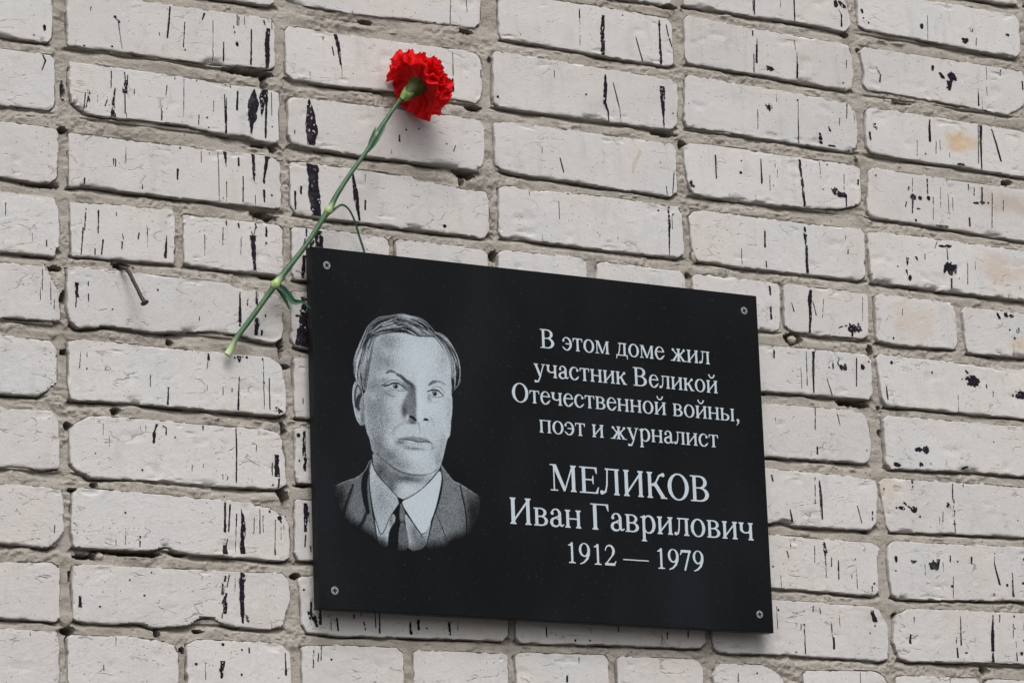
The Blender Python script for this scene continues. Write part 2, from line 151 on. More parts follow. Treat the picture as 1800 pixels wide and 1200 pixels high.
(0,1212.4,114.2,1211.7,86.9,1.67,1.67,0.1),(0,1192.7,111.5,1192.1,101.9,0.55,0.55,0.4),(1,1273,117.9,3.4,4.1,0.1),
(0,1278.8,121,1285.4,114.8,3.97,5.1,0.15),(0,1276.8,111.2,1280.8,104.6,0.57,0.85,0.3),(0,1280.8,104.6,1280.1,90.2,1.7,2.26,0.2),
(0,1149.3,69.1,1149.1,61.3,1.64,1.37,0),(0,1155.3,59.4,1154.4,49.9,0.55,1.09,0),(0,1154.4,49.9,1152.8,28.7,2.46,2.73,0.3),
(0,1149.6,38.8,1148.5,16.5,1.09,1.36,0.25),(1,1171.5,23.6,5.5,3.1,0.35),(0,1212.2,48.1,1211.8,34,1.11,1.66,0.3),
(0,1212.1,34,1210.5,17.4,2.22,2.22,0.1),(0,1284.7,48.1,1284,39,1.13,1.13,0.1),(1,1277.9,19.3,1.2,1.2,0),(1,1167.9,-24.8,4.9,4.1,0.55),
(0,1150.5,-29.7,1149.6,-52.9,1.09,0.82,0.4),(1,1208.6,-11.4,1.4,1.4,0),(0,1209.3,-13.2,1208.3,-36.6,0.69,0.83,0.1),
(0,1208.3,-36.6,1207.6,-63.5,0.83,1.93,0.1),(0,1252.5,-38.8,1254.4,-42.8,1.67,2.79,0.2),(0,1239.1,-48.1,1239.8,-55.1,2.78,5,0.1),
(1,1240.1,-59,2.2,2.2,0),(0,1252.3,-61.3,1259.2,-61.4,3.35,3.91,0.35),(1,1282.2,-63.4,1.4,1.4,0),(0,1281.1,-6.7,1279.6,-24.6,1.41,0.84,0.4),
(0,1269.5,-25.8,1268.6,-34.1,1.12,0.84,0.2),(0,1087.3,-92.4,1087,-119.8,1.87,1.6,0.05),(1,1123.7,-94.6,1,1,0),(1,1122,-109,1.9,1.9,0),
(0,1151.6,-89.6,1151.2,-118.4,1.09,2.17,0.35),(0,1207.3,-84.4,1209.4,-115.4,2.48,3.3,0.05),(0,1209.4,-115.4,1211.2,-141.1,2.2,3.57,0.3),
(1,1246.8,-85.7,1.2,1.2,0),(1,1255.4,-117.3,4.5,4.5,0.4),(1,1264.8,-120.5,7.8,3.7,0.3),(0,1271.8,-120.2,1271.4,-134.2,2.79,1.39,0.3),
(1,1050.6,-129.5,2.6,4.1,0.35),(1,1052.5,-132.7,4.2,1.7,0.3),(0,1163.2,-107.9,1162.3,-126.3,0.82,0.82,0.4),
(0,1171.8,-87.3,1171.5,-96.6,0.55,0.55,0.4),(0,1174.5,-99.7,1173.9,-109,0.55,0.55,0.3),(0,1270.8,-94.7,1269.5,-113.4,0.84,0.84,0.5),
(0,1291.3,-99.4,1290.9,-104.6,2.25,2.25,0),(1,1238.9,-116.3,1,1,0),(1,1311.5,113.1,2,2.9,0.1),(1,1312.9,104.7,1.2,1.2,0),(1,1320.1,99.5,1.4,1.4,0),
(1,1400.9,106.5,2.9,3.7,0.1),(0,1410.7,121.2,1409,90.7,0.73,0.73,0.2),(1,1466.7,96.4,5.3,3.3,0.4),(1,1477.6,112,3.6,2.5,0.7),
(1,1533.8,112.7,3.9,1.7,0.4),(0,1484.1,101.9,1483.4,93.3,1.19,1.19,0.2),(0,1385.7,88.1,1394.3,87.8,2.32,2.33,0.3),(1,1414.4,87.1,3.5,1,0.1),
(1,1414.9,56,2.3,3.9,0.15),(0,1425.5,50.7,1429.9,44.7,3.51,4.68,0.2),(1,1443.9,48.2,6.5,5.4,0.2),(0,1439.3,41.6,1438.4,30.9,8.79,2.93,0.1),
(1,1434.8,33.3,1.2,1.2,0),(0,1329,45.5,1334.1,37.8,1.14,1.14,0.4),(0,1334.5,36.7,1333.1,28.2,1.71,2.28,0.1),(0,1483.3,37.4,1482.2,16.7,0.59,2.37,0.2),
(0,1520.4,66.4,1520.2,59.6,1.2,1.2,0),(0,1553.7,56,1553.8,46.3,1.81,2.41,0.3),(0,1403.9,-12,1402.4,-38.4,2.61,3.18,0.1),(1,1321.5,-29.7,4.5,2.9,0.72),
(0,1312.2,-38.3,1313,-47.2,2.83,1.98,0.2),(1,1394.8,-55.2,1.4,1.4,0),(0,1383.1,-40.6,1381.7,-59.1,0.72,0.72,0.3),
(0,1412,-37.2,1410.7,-53.3,0.87,0.87,0.3),(0,1417.9,-35.4,1417.8,-47.3,0.87,0.87,0.3),(0,1431.1,-50,1431.6,-55.2,0.87,0.87,0),
(0,1478.3,-9,1475.5,-57.4,0.89,1.18,0.1),(0,1482.4,-8.5,1480.4,-32.8,2.95,3.54,0.3),(0,1480.7,-32.8,1479.9,-64.1,2.95,1.47,0.05),
(0,1480.3,-6.4,1487,-6.8,2.36,2.37,0.2),(0,1499.1,-12.6,1505.4,-32.3,1.78,2.67,0.2),(0,1505.4,-32.3,1510.3,-51,2.67,2.37,0.15),
(1,1447.5,-62.5,5.3,1.9,0.1),(1,1318.5,-90.5,1.1,1.7,0.1),(1,1372.9,-111.1,4.3,4.5,0.15),(0,1371.6,-116.4,1370,-130.7,3.43,1.14,0.4),
(1,1383.1,-111.6,2.6,2.7,0.2),(1,1395.4,-110.3,2.9,3.1,0.1),(0,1395.2,-86.6,1394.8,-106.8,1.73,1.73,0.55),(1,1366.3,-100.5,2,2.5,0.5),
(0,1362.1,-118.6,1360.2,-124.7,1.71,1.43,0.2),(1,1380.3,-124.9,2.9,1,0.3),(1,1467.8,-108.4,4.7,1.7,0.2),(1,1477.2,-106.9,4.1,2.1,0.2),
(0,1478.2,-88.2,1477.1,-105,1.76,2.35,0.35),(1,1486.6,-106.4,1.4,1.4,0),(0,1456.6,-128.6,1456.4,-138.1,2.33,2.33,0.2),(1,1374.7,-139.6,1.9,1.9,0),
(0,1457.1,-86.9,1456.9,-92.9,2.34,1.75,0.5),(0,1466.3,-88.3,1465.4,-99.1,1.17,1.17,0.4),(0,1493.5,-93.7,1490.2,-137,1.18,1.18,0.4),
(0,1414.6,-95.2,1412.9,-120.2,0.58,0.58,0.4),(0,1402.7,-108.3,1400.9,-135.6,0.87,0.86,0.4),(0,1510.2,-96.6,1509.1,-113.5,0.89,0.89,0.4),
(0,1372.9,-88,1371.9,-104.6,0.86,0.86,0.4),(0,1376.6,-144.5,1378.1,-146.2,1.72,1.72,0),(0,1405.1,-143.9,1422.4,-142.6,2.88,2.31,0.4),
(0,286.9,-261.8,284.5,-290.5,1.29,1.07,0.5),(0,303.7,-260.1,303.8,-265.8,1.29,1.08,0.1),(0,300.2,-282.8,300.1,-289.3,1.07,1.07,0.1),
(0,309.3,-272.8,307.6,-287.6,1.51,1.51,0.1),(0,331.1,-272.6,330.6,-279.4,1.3,1.3,0.1),(0,350.6,-261,349.5,-267.2,1.53,1.09,0.1),
(0,382.4,-261.2,380.7,-284,1.54,3.08,0.05),(0,331.3,-263.4,332.5,-269.4,0.87,0.87,0.5),(0,245.2,-279.9,245.2,-285.9,1.27,1.06,0.3),
(0,229.5,-273.8,229.6,-281.5,0.63,0.63,0.4),(0,448.5,-245.1,447.9,-263.8,1.12,0.9,0.3),(0,480.3,-241.8,484.1,-251,1.13,0.91,0.5),
(0,487.1,-241.1,484.6,-250.9,1.13,0.91,0.5),(0,483.7,-251.4,485.4,-286.7,5.43,2.94,0.04),(0,483.9,-250.8,485,-254.9,6.34,4.53,0.5),
(0,500,-239.7,499.8,-249.2,1.82,2.05,0.2),(1,499.6,-256.9,1.4,1.4,0),(0,500.6,-243.4,499.6,-248.1,1.82,1.36,0.1),
(0,469.6,-255.4,469.3,-272.1,0.68,0.68,0.3),(0,548.1,-236.4,547.9,-244.2,1.84,1.61,0.1),(0,546.2,-247.6,544.1,-255.1,1.38,0.92,0.3),
(0,563,-237.4,563,-253.9,8.8,8.32,0.3),(0,557,-248.6,553.3,-254.8,1.85,4.15,0.3),(0,545,-266.6,542.8,-290.3,3.68,3.21,0.15),
(0,278.2,-322.4,278.3,-336.5,4.05,4.68,0.35),(0,277.4,-338,276.7,-347.7,1.28,1.06,0.2),(0,291.2,-319.7,291.2,-323.4,1.07,1.07,0),
(0,291.3,-332.6,290.9,-345.4,1.07,0.85,0.4),(1,318.3,-346.3,1,1,0),(1,370.5,-320.7,1.2,1.2,0),(0,240.8,-307.9,240,-332.6,0.63,0.84,0.4),
(0,253.4,-341.4,253.1,-351.8,0.42,0.42,0.4),(0,466.1,-314.8,466.2,-330.3,1.12,2.47,0.1),(0,466.2,-330.3,465.9,-346.8,2.47,3.14,0.1),
(1,465.6,-349.9,1.4,1.4,0),(0,475.1,-321.2,475,-327.8,1.12,1.12,0.3),(0,485.5,-308.9,485.6,-324.4,1.13,1.8,0.4),
(0,486.8,-324.3,485.9,-332.6,1.35,0.9,0.3),(1,496.2,-336.9,0.9,1.9,0),(0,485.7,-340.9,484.9,-358.5,3.61,4.5,0.1),
(0,491.7,-353.8,491.6,-357.9,2.71,2.25,0.1),(0,488.6,-341.7,488.6,-351,0.9,0.9,0.6),(0,418.3,-344.9,418.3,-349.4,0.44,0.44,0),
(0,487.8,-309.7,486.9,-328.4,0.68,0.68,0.5),(0,542.6,-313.3,542.5,-333.7,5.04,5.95,0.3),(0,542.3,-327.5,541.6,-352.5,7.79,11.43,0.3),
(0,541.3,-348.4,541.2,-367.1,15.09,17.36,0.12),(0,540.3,-313.1,546.7,-314.6,2.29,1.84,0.3),(1,534.8,-333.6,3,1.4,0.2),
(0,539.7,-336,537.4,-340.4,1.83,1.83,0.3),(0,538.3,-348.7,540,-344.3,1.83,1.37,0.3),(0,428.6,-384.5,428.5,-390,2.21,2.65,0.1),
(0,427.9,-390,426.1,-401,0.66,0.44,0.2),(0,282.8,-394.2,281.1,-411.3,0.64,0.85,0.4),(0,289.8,-393.6,289.7,-398.6,0.43,0.43,0),
(0,464.2,-384.3,464.3,-389.2,3.58,2.23,0.2),(1,473.1,-384.2,1.4,1.4,0),(1,468.2,-383.6,1.2,1.2,0),(1,459,-385.8,1.2,1.2,0),
(0,361,-412.4,360.6,-424.1,0.87,0.87,0),(0,381.4,-424.3,380.3,-441.5,1.53,1.74,0),(0,463.7,-405.5,461.8,-440.9,0.89,2.23,0.05),
(0,426.2,-417.6,426.1,-422.7,0.66,0.66,0),(0,455,-419.4,454.9,-422.7,0.89,0.89,0),(0,444.6,-418.2,444.4,-426.4,0.44,0.44,0.3),
(0,499.1,-404.6,499.2,-438,0.9,1.12,0.2),(0,492.8,-383.6,492.4,-438.9,0.56,0.56,0.4),(0,491.5,-383.7,491.4,-385.7,1.35,1.35,0),
(0,506.7,-435.8,512.7,-439.5,3.16,2.71,0.35),(0,512.2,-438.5,509.9,-441.3,1.81,1.8,0.3),(1,492.7,-409.9,1.2,1.2,0),
(0,539.8,-423.4,539.6,-428.4,1.14,1.14,0),(0,307,-468,306.9,-479.4,0.64,0.64,0.1),(0,367.8,-464.1,364.2,-473.2,2.17,1.73,0.15),
(0,364.6,-472.8,364,-483.2,3.03,1.94,0.2),(0,375.1,-465,378.6,-466.7,1.3,1.09,0.1),(0,378.6,-466.7,378.2,-473.8,1.09,1.09,0.1),
(0,421,-461.6,420.9,-465.8,1.32,1.1,0),(0,459.6,-461.8,459.7,-490.1,1.11,1.55,0.05),(0,355.2,-466.4,355.1,-472.5,0.86,0.65,0.4),
(0,349.2,-466.9,349.1,-469.9,0.65,0.65,0),(1,388.6,-476,1,1,0),(1,532.1,-463.6,2.4,2.4,0),(0,539.2,-460,538.2,-484.7,3.18,3.63,0.45),
(0,483.1,-477.3,482.9,-484.5,0.67,0.67,0),(0,459.7,-490.1,458.6,-518.5,1.55,1.33,0.05),(0,507.2,-486.8,506.9,-508.8,4.49,5.39,0.15),
(0,501.9,-495.3,501.1,-508.6,1.57,1.12,0.3),(0,509.1,-512.1,508.4,-520.3,2.02,2.02,0.1),(1,501.8,-518.7,1.2,1.2,0),(1,501.2,-503.5,1,1,0),
(0,408,-503.8,407.4,-509.8,0.87,0.87,0.2),(0,420.9,-501.9,420.6,-505.3,0.66,0.66,0),(1,350.5,-513.2,1.2,1.2,0),
(0,442.7,-511.5,443,-516.5,1.1,0.88,0.5),(0,448.8,-513.5,448.1,-517.1,1.1,0.88,0),(1,532.3,-491.2,1.2,1.2,0),(0,540,-484.5,538.2,-501,2.72,3.17,0.3),
(0,444.7,-541.5,443.9,-571.6,2.2,2.64,0.3),(0,450.4,-543.5,448.1,-571.3,1.98,1.54,0.3),(0,443.8,-587.1,443.6,-594.7,3.95,4.83,0.2),
(0,446.8,-579.4,444.9,-587.5,1.1,1.76,0.2),(0,457.7,-552.7,457.2,-565.2,1.1,1.32,0.2),(0,456.8,-565.2,455.9,-593.2,0.44,0.44,0.3),
(0,463.3,-546.7,464.1,-554.3,0.66,2.21,0.1),(0,465,-552.3,465,-570.3,2.21,5.31,0.1),(0,465,-570.3,463.9,-580.4,5.31,3.53,0.1),
(0,463.9,-580.4,464.1,-593.4,3.53,5.74,0.1),(0,478.2,-555.5,477.4,-572,0.67,0.67,0.2),(0,485.1,-546,484.5,-571.2,0.89,1.11,0.4),
(0,488.7,-552.8,488.3,-570,0.67,0.67,0.5),(1,496.6,-547.5,1.4,1.4,0),(1,507.8,-554.1,3.1,2.9,0.25),(0,508.9,-555.7,509.7,-558.4,1.79,1.34,0),
(0,503.1,-556,501.9,-588.3,0.89,0.67,0.4),(0,501.9,-587.9,501.8,-592.7,1.34,1.56,0),(0,509.6,-563.7,509.3,-576.2,0.45,0.45,0.4),
(1,330.2,-558.9,1.2,1.2,0),(0,251.4,-577,250.7,-584.4,1.04,0.83,0),(0,330.5,-578.2,329.7,-592,0.43,0.43,0.3),(1,346.7,-583.2,1.2,1.2,0),
(0,346.2,-588.1,345.9,-593,1.5,1.28,0),(0,512.6,-561.1,512.9,-565.1,0.67,0.67,0),(0,539.5,-536.6,539,-554.9,3.62,4.97,0.3),
(0,539,-555.9,538.3,-566,4.06,2.71,0.2),(0,538.6,-570.1,537.4,-582.3,1.35,1.35,0.3),(0,544.2,-581.5,544.5,-587.1,1.35,1.35,0),
(0,542.9,-545.5,543.1,-555.6,1.13,1.13,0),(0,278.7,-648.3,279,-658.2,2.51,3.34,0.05),(1,300.8,-657.3,1.2,1.2,0),(1,334.5,-628.4,1,1,0),
(1,350.5,-643.4,1.2,1.2,0),(0,442.9,-619,442.8,-623.4,2.63,3.07,0.3),(0,440.1,-627.5,440.3,-637.4,2.19,3.06,0.3),
(0,443.8,-637.3,441,-647.3,2.63,4.37,0.3),(0,442.8,-647.2,441.7,-657.2,4.37,3.5,0.3),(0,439.1,-657.7,438.5,-662.9,1.31,1.09,0.4),
(0,447.8,-617.6,445.1,-629.7,1.32,1.1,0.2),(0,454.7,-620.8,454,-634.8,0.66,0.44,0.3),(0,463.2,-614.4,463,-622.4,3.09,7.05,0.45),
(0,461.7,-622.5,462.4,-630.4,6.16,5.28,0.3),(0,462.2,-630.4,462.1,-646.3,4.4,5.28,0.1),(0,461.7,-642.3,462.5,-666.1,5.28,2.64,0.05),
(0,466.7,-657.6,468.3,-664.3,1.76,3.52,0.4),(0,448.6,-600.2,448,-607.6,1.1,1.32,0.2),(1,442.4,-612.5,1,1,0),(1,463.6,-614,1,1,0),
(1,535.3,-628.3,1.4,1.4,0),(0,543.5,-641.4,542.7,-654.5,2.02,2.02,0.2),(0,540.5,-651.6,544.8,-658.4,3.59,7.64,0.4),
(0,546,-656.3,549.6,-666.2,4.05,3.15,0.2),(0,554.1,-648.3,553.7,-663.6,1.8,3.6,0.05),(0,566.2,-659.4,566.3,-669.5,0.9,0.68,0.3),
(0,573.7,-657.1,574.7,-669.5,2.27,2.26,0.4),(1,438.4,-689.9,2.4,1.7,0.4),(0,468.5,-692.6,468.6,-697.5,1.54,1.54,0),(1,460.4,-694.9,1.2,1.2,0),
(0,438,-708.2,436.6,-716.5,4.79,3.48,0.1),(0,435.9,-716.5,435.7,-718.5,4.35,2.61,0.1),(0,436.7,-720.4,436.4,-724.7,3.26,2.61,0.1),
(1,459.6,-720.7,1.2,1.2,0),(0,510.8,-696.8,511.1,-718.6,1.11,2,0.05),(1,407.7,-711.7,2.6,1.4,0.6),(0,304.1,-716.7,304,-722,0.84,0.63,0),
(0,545,-692,544,-714.4,1.35,1.12,0.45),(0,550.6,-694.2,549.9,-703.2,1.12,1.12,0.2),(0,554.1,-687.6,553.5,-702,1.35,0.9,0.35),
(1,565.7,-700.6,1.4,1.4,0),(0,619.9,-648.9,620.2,-664.1,0.92,1.38,0.1),(0,625.2,-649.7,624.6,-669.9,1.15,1.84,0.05),
(0,602.8,-648.7,602.9,-652.7,1.14,0.91,0),(0,605.9,-659.6,607.5,-667.3,1.37,1.37,0.4),(0,662.3,-657.1,662.2,-668.3,1.86,2.78,0.3),
(1,662.8,-668.3,1.9,1.9,0),(0,672.4,-654.2,672.3,-663.8,3.26,3.26,0.1),(1,682.3,-662.3,1.2,1.2,0),(0,710.2,-654.9,710.8,-668.2,3.76,1.88,0.4),
(0,721,-654.5,720.7,-662.7,0.71,0.71,0.5),(0,831.8,-654.7,831.8,-664.4,1.21,1.46,0.1),(0,925.3,-647.3,925.1,-655.8,1.49,1.24,0.2),
(1,868.4,-667.7,1.4,1.4,0),(0,989.5,-654,989.1,-661,1.26,1.26,0.2),(0,982.3,-655.4,981.8,-665,0.76,0.76,0.4),
(0,856.5,-707.3,856,-712.9,2.19,2.43,0.1),(0,872.6,-686.3,872.3,-692.5,0.98,0.98,0),(1,705.1,-677.7,1,1,0),(1,748.7,-683,1,1,0),
(0,594.3,-652.1,594.2,-655.7,1.82,1.37,0),(1,887.3,-666.9,1.2,1.2,0),(0,785.7,-661.9,785.4,-668.1,0.48,0.48,0),
(0,1141.8,-465.9,1143.3,-472,1.86,2.12,0),(0,1165.8,-504.7,1168.2,-517.2,1.6,2.4,0.1),(0,1203.1,-465.1,1201.4,-495.2,1.35,1.08,0.55),
(0,1209.1,-468.1,1210.1,-485.8,2.16,3.78,0.25),(0,1210.6,-485.8,1210.4,-512.4,2.7,1.62,0.1),(0,1261.1,-494.4,1266.5,-513.5,1.09,1.09,0.1),
(0,1282.5,-499.8,1282.3,-502.9,1.65,1.92,0),(0,1282,-507,1281.8,-509.2,1.65,1.65,0),(0,1344.2,-459.2,1344.6,-461.4,1.95,1.95,0),
(1,1344.8,-465.9,1.2,1.2,0),(1,1319.5,-492.4,1.4,1.4,0),(1,1327.2,-492.5,4.7,2.5,0.3),(0,1331.1,-486,1339,-491.1,2.22,2.23,0.5),
(1,1344.4,-492.8,5.6,3.7,0.25),(1,1353.5,-500.9,1.4,1.4,0),(1,1396.4,-484.6,3.1,3.1,0.4),(0,1404.4,-458.6,1402.9,-477,1.13,1.7,0.5),
(0,1404.9,-476.8,1403.9,-506.4,1.42,3.39,0.6),(0,1404.2,-506.4,1404,-515.9,1.13,0.85,0.3),(0,1387.6,-492.7,1386.4,-505.2,0.84,0.84,0.3),
(0,1382,-499.8,1381.4,-507.3,0.56,0.56,0),(1,1499.5,-496.8,1,1,0),(0,1420,-457.6,1419.7,-461.1,1.14,1.14,0),
(0,1159.2,-552.8,1160.9,-559.3,1.59,1.33,0.1),(0,1164.9,-542.6,1164.6,-547.5,1.06,1.06,0),(0,1198.3,-544.7,1197.1,-563.3,1.07,1.07,0.4),
(0,1211.5,-540,1213.4,-550.9,3.23,4.3,0.45),(0,1212.6,-551,1212.6,-566.4,2.15,1.34,0.3),(0,1212.9,-566.4,1212.2,-580.7,0.81,0.81,0.5),
(0,1221.3,-557.1,1220.6,-567.1,1.08,1.62,0.3),(0,1230.8,-559.9,1230.3,-571,1.35,2.16,0.2),(0,1230.4,-573.2,1230.1,-580.9,1.62,1.89,0),
(1,1255.3,-556.8,1,1,0),(0,1248.8,-575.5,1248.5,-579.5,1.08,1.08,0),(1,1280.2,-583.9,1.6,1.4,0.1),(0,1277,-587.4,1276.6,-592.9,1.09,1.09,0.2),
(1,1138.5,-571.5,1.2,1.2,0),(1,1312.8,-553.2,2.2,3.3,0.35),(1,1338.3,-555.2,4.4,1.9,0.5),(1,1368.5,-558.1,6.1,5.4,0.35),
(0,1374.7,-551,1372.9,-562.3,3.92,2.8,0.4),(0,1361.7,-556.2,1364.6,-562.8,2.79,3.91,0.3),(0,1392.7,-545.5,1392.2,-552.3,1.69,1.41,0.4),
(1,1403.4,-551.7,1.2,1.2,0),(0,1424.2,-545.6,1423.9,-552.9,1.98,1.98,0),(0,1354.9,-555.5,1354.3,-570.1,0.84,0.56,0.4),(1,1459.5,-539.1,1,1,0),
(0,1458.5,-541.9,1457.9,-552.2,0.57,1.14,0),(0,1457.9,-552.2,1464.2,-575.7,1.71,2.86,0.15),(1,1475.5,-576.2,1.7,1.7,0),(1,1499.6,-572.7,1.7,1.7,0),
(0,1483.9,-561,1483.6,-588.8,1.15,2.58,0.35),(0,1395.5,-570.2,1393.7,-596.1,0.84,0.84,0.5),(0,1454.7,-587.5,1455.1,-589.3,2.28,2.28,0),
(1,1503.2,-544,1.7,2.1,0.1),(1,1311.7,-567.4,1.2,1.2,0),(1,1392.6,-581.5,1.7,1.7,0),(1,1141.9,-621.4,1.4,1.4,0),
(0,1191,-614.7,1190.3,-620.6,1.07,1.07,0),(0,1200.1,-616.4,1200.8,-622.3,1.34,1.34,0),(0,1177.1,-636.1,1177,-669.1,1.86,1.59,0.55),
(0,1172.8,-636.2,1172.4,-642.4,1.06,1.06,0.3),(0,1215.6,-628.9,1216.1,-648.5,1.88,1.61,0.6),(0,1217.9,-649.5,1217.5,-662.2,2.41,2.68,0.15),
(0,1274.3,-616.3,1275.3,-621.7,3.81,4.35,0.1),(0,1275.3,-621.7,1278.1,-627.8,4.35,5.44,0.1),(1,1277.7,-633.3,1.2,1.2,0),(1,1269.8,-642.2,1,1,0),
(1,1164.4,-668.3,2.1,0.8,0.3),(0,1327.6,-641.5,1326.8,-651.5,1.65,2.75,0.3),(0,1334.1,-621.2,1333.6,-626.8,1.1,0.83,0),
(0,1394,-642,1394.9,-664.7,1.68,2.24,0.6),(0,1402.1,-617,1400.8,-650.2,1.12,1.68,0.35),(0,1450.2,-613.7,1448.6,-632.9,1.42,3.41,0.2),
(0,1448.6,-632.9,1447,-655.4,4.54,4.53,0.25),(0,1447.3,-658.8,1446.6,-667.8,1.98,3.4,0.2),(0,1460.5,-613.2,1459.8,-621.1,1.71,0.85,0),
(1,1482.4,-613.3,1.4,1.4,0),(0,1480.1,-622.5,1478.8,-638.8,1.14,0.86,0.4),(1,1482,-627.4,1.2,1.2,0),(1,1494.8,-641,1.4,1.4,0),
(0,1496.7,-619.5,1495.9,-628.5,0.86,0.86,0.3),(0,1421.8,-637.4,1421,-649.8,0.85,1.13,0.5),(0,1490.1,-655.9,1490.5,-658.1,4.01,2.86,0.4),
(0,1482.4,-656.2,1482.7,-665.7,1.14,1.14,0.3),(0,1482.7,-642.7,1482.4,-649.5,0.86,0.86,0),(0,1406.5,-659.3,1409.3,-659.6,1.68,1.68,0.3),
(1,1107.8,-694.7,1.2,1.2,0),(0,1082.2,-695.6,1081.6,-705.1,1.03,1.29,0.4),(0,1017.5,-650.7,1017.1,-658.6,1.27,1.53,0.1),(1,1322.5,-441.4,5.6,2.9,0.1),
(1,1358.2,-439,3.4,2.5,0.35),(0,1420,-439.3,1427.3,-437,2.28,2.28,0.3),(1,1372.4,-436.9,1,1,0),(0,1152.1,-176.6,1151.2,-194.9,1.62,2.16,0.05),
(0,1152,-212.6,1151.6,-219,1.89,1.62,0.1),(0,1209.6,-166.1,1209.8,-175.3,3.84,4.39,0.3),(0,1209.8,-175.3,1209.9,-185.6,3.84,2.19,0.2),
(0,1210.9,-187.8,1210.1,-219.9,3.56,3.01,0.03),(0,1117.5,-200.6,1117.7,-219.1,0.67,0.67,0.2),(0,1271.3,-186.3,1270.7,-191,1.11,1.39,0.3),
(0,1268.4,-169.2,1268.3,-173.9,0.83,0.83,0),(0,1211.9,-242.1,1209.9,-255.3,3.55,5.46,0.15),(0,1209.6,-255.3,1209.9,-271.2,4.64,3.27,0.2),
(0,1209.9,-271.2,1208,-291.8,3.55,2.45,0.1),(0,1214.5,-256,1218.1,-270.9,1.09,1.37,0.3),(0,1183.9,-260,1186.5,-269.2,1.08,1.36,0.1),
(0,1154.4,-242.3,1155.1,-251.7,2.43,2.16,0.5),(0,1154.7,-267.2,1154.6,-272.8,2.15,2.42,0.2),(0,1154.5,-275.1,1154.6,-280.7,2.69,2.96,0.1),
(0,1286.9,-243.1,1285.1,-271.7,0.7,0.69,0.3),(0,1229.8,-251.2,1226.9,-273.1,0.82,0.68,0.5),(1,1268.7,-281.9,6.1,5.2,0.35),(1,1278.4,-281,4.4,4.5,0.4),
(0,1269.2,-286.4,1268.9,-291.5,2.77,2.21,0.1),(0,1250.3,-283.1,1255,-281.3,1.38,1.38,0.3),(0,1259.2,-280.4,1262,-279.3,1.1,1.1,0),
(0,1155.2,-318.5,1154.6,-326.9,2.15,1.88,0),(0,1200.7,-316.2,1199.7,-355.8,0.81,1.08,0.3),(0,1211,-316,1209.2,-339.2,3.27,3.26,0.1),
(0,1209.2,-339.2,1208.6,-363.6,2.72,1.63,0.05),(0,1228.7,-346.7,1235,-365.3,1.09,1.37,0.2),(1,1232.4,-332.3,1.2,1.2,0),
(0,1238.2,-327.3,1238,-333.4,1.92,1.64,0.2),(0,1245.1,-325.4,1246.3,-328.2,1.92,1.65,0),(1,1250.5,-330.8,2.5,3.3,0.3),(1,1255.5,-329.7,2.2,5,0.25),
(0,1247.2,-319.1,1246.9,-323.6,0.82,0.82,0),(0,1273,-318,1270.9,-351.4,1.38,1.38,0.15),(1,1281.4,-327.6,3.3,3.3,0.1),(1,1290.7,-320.7,1.2,1.2,0),
(1,1295.2,-316.2,1,1,0),(1,1411.7,-168.6,5.8,1.4,0.3),(1,1419.8,-167.4,5.2,1.9,0.3),(0,1417.3,-170.4,1417.9,-184.5,1.15,1.44,0.1),
(1,1421.2,-193.6,9.8,5.4,0.2),(0,1414.1,-193.1,1411.4,-201.5,5.18,2.3,0.3),(0,1430,-190.3,1428,-201.1,4.62,2.31,0.3),
(0,1420.3,-197.2,1419.9,-203.1,8.65,5.76,0.2),(0,1357.1,-188.9,1356.2,-196.4,3.41,1.7,0.4),(0,1370,-186.4,1371.5,-189.1,2.85,2.28,0.2),
(1,1341.9,-200.1,1.2,1.2,0),(0,1354.6,-203.6,1355.2,-209.3,2.27,1.99,0.3),(1,1359.2,-212.4,2.3,3.7,0.2),(0,1421.5,-208.1,1420.8,-219.4,2.88,2.3,0.1),
(0,1383.7,-180.8,1383.2,-187.4,1.14,1.14,0),(0,1447.6,-186.3,1445.8,-212.3,0.87,0.87,0.6),(0,1403.5,-163.6,1399.4,-172.2,0.86,0.86,0.3),
(0,1488.2,-244.8,1490.9,-250.5,2.92,3.51,0.1),(1,1500.6,-245.3,4.1,2.9,0.3),(1,1508.7,-246,4.1,2.3,0.3),(1,1505.5,-263.3,1.4,1.4,0),
(1,1518.1,-262.2,2.9,2.9,0.7),(1,1512.2,-273.3,1.7,1.7,0),(0,1344.4,-252.1,1343.9,-259.5,0.85,0.85,0.2),(1,1329.1,-288.7,1.4,1.4,0),
(0,1498.3,-238,1507,-238.4,2.34,2.35,0.5),(1,1323.6,-318.8,2,2.9,0.1),(1,1382.9,-326.1,1.1,1.7,0),(0,1433.9,-319.8,1436.6,-322.4,2.59,2.59,0),
(1,1443.8,-332,9.2,7,0.12),(0,1436.2,-327.6,1433.1,-330.1,4.02,2.3,0.3),(0,1451,-328.7,1453,-332,3.46,2.31,0.2),(1,1427.4,-330.6,1,1,0),
(0,1463.7,-334.6,1464,-338.1,1.74,1.45,0),(1,1517.1,-342,8.2,5.8,0.35),(1,1503.8,-344.3,1.7,1.7,0),(0,1473.4,-342,1472.9,-348.3,1.16,0.87,0),
(0,1313.6,-348.5,1314.7,-363.7,1.39,1.95,0.1),(1,1355.4,-421,5.6,2.9,0.3),(1,1366.1,-420.7,4.5,4.5,0.35),(1,1469.1,-403.7,1,1,0),
(0,1210.1,-380.8,1208.4,-406.7,1.09,1.62,0.4),(0,1210.2,-427.8,1210,-435.7,1.62,2.16,0.1),(0,1241.7,-387.4,1244.9,-400,1.09,1.09,0.3),
(0,1152.8,-397.5,1152.5,-401.9,0.53,0.53,0),(0,1213.7,-307.2,1213.5,-315.1,0.82,0.82,0.3)]
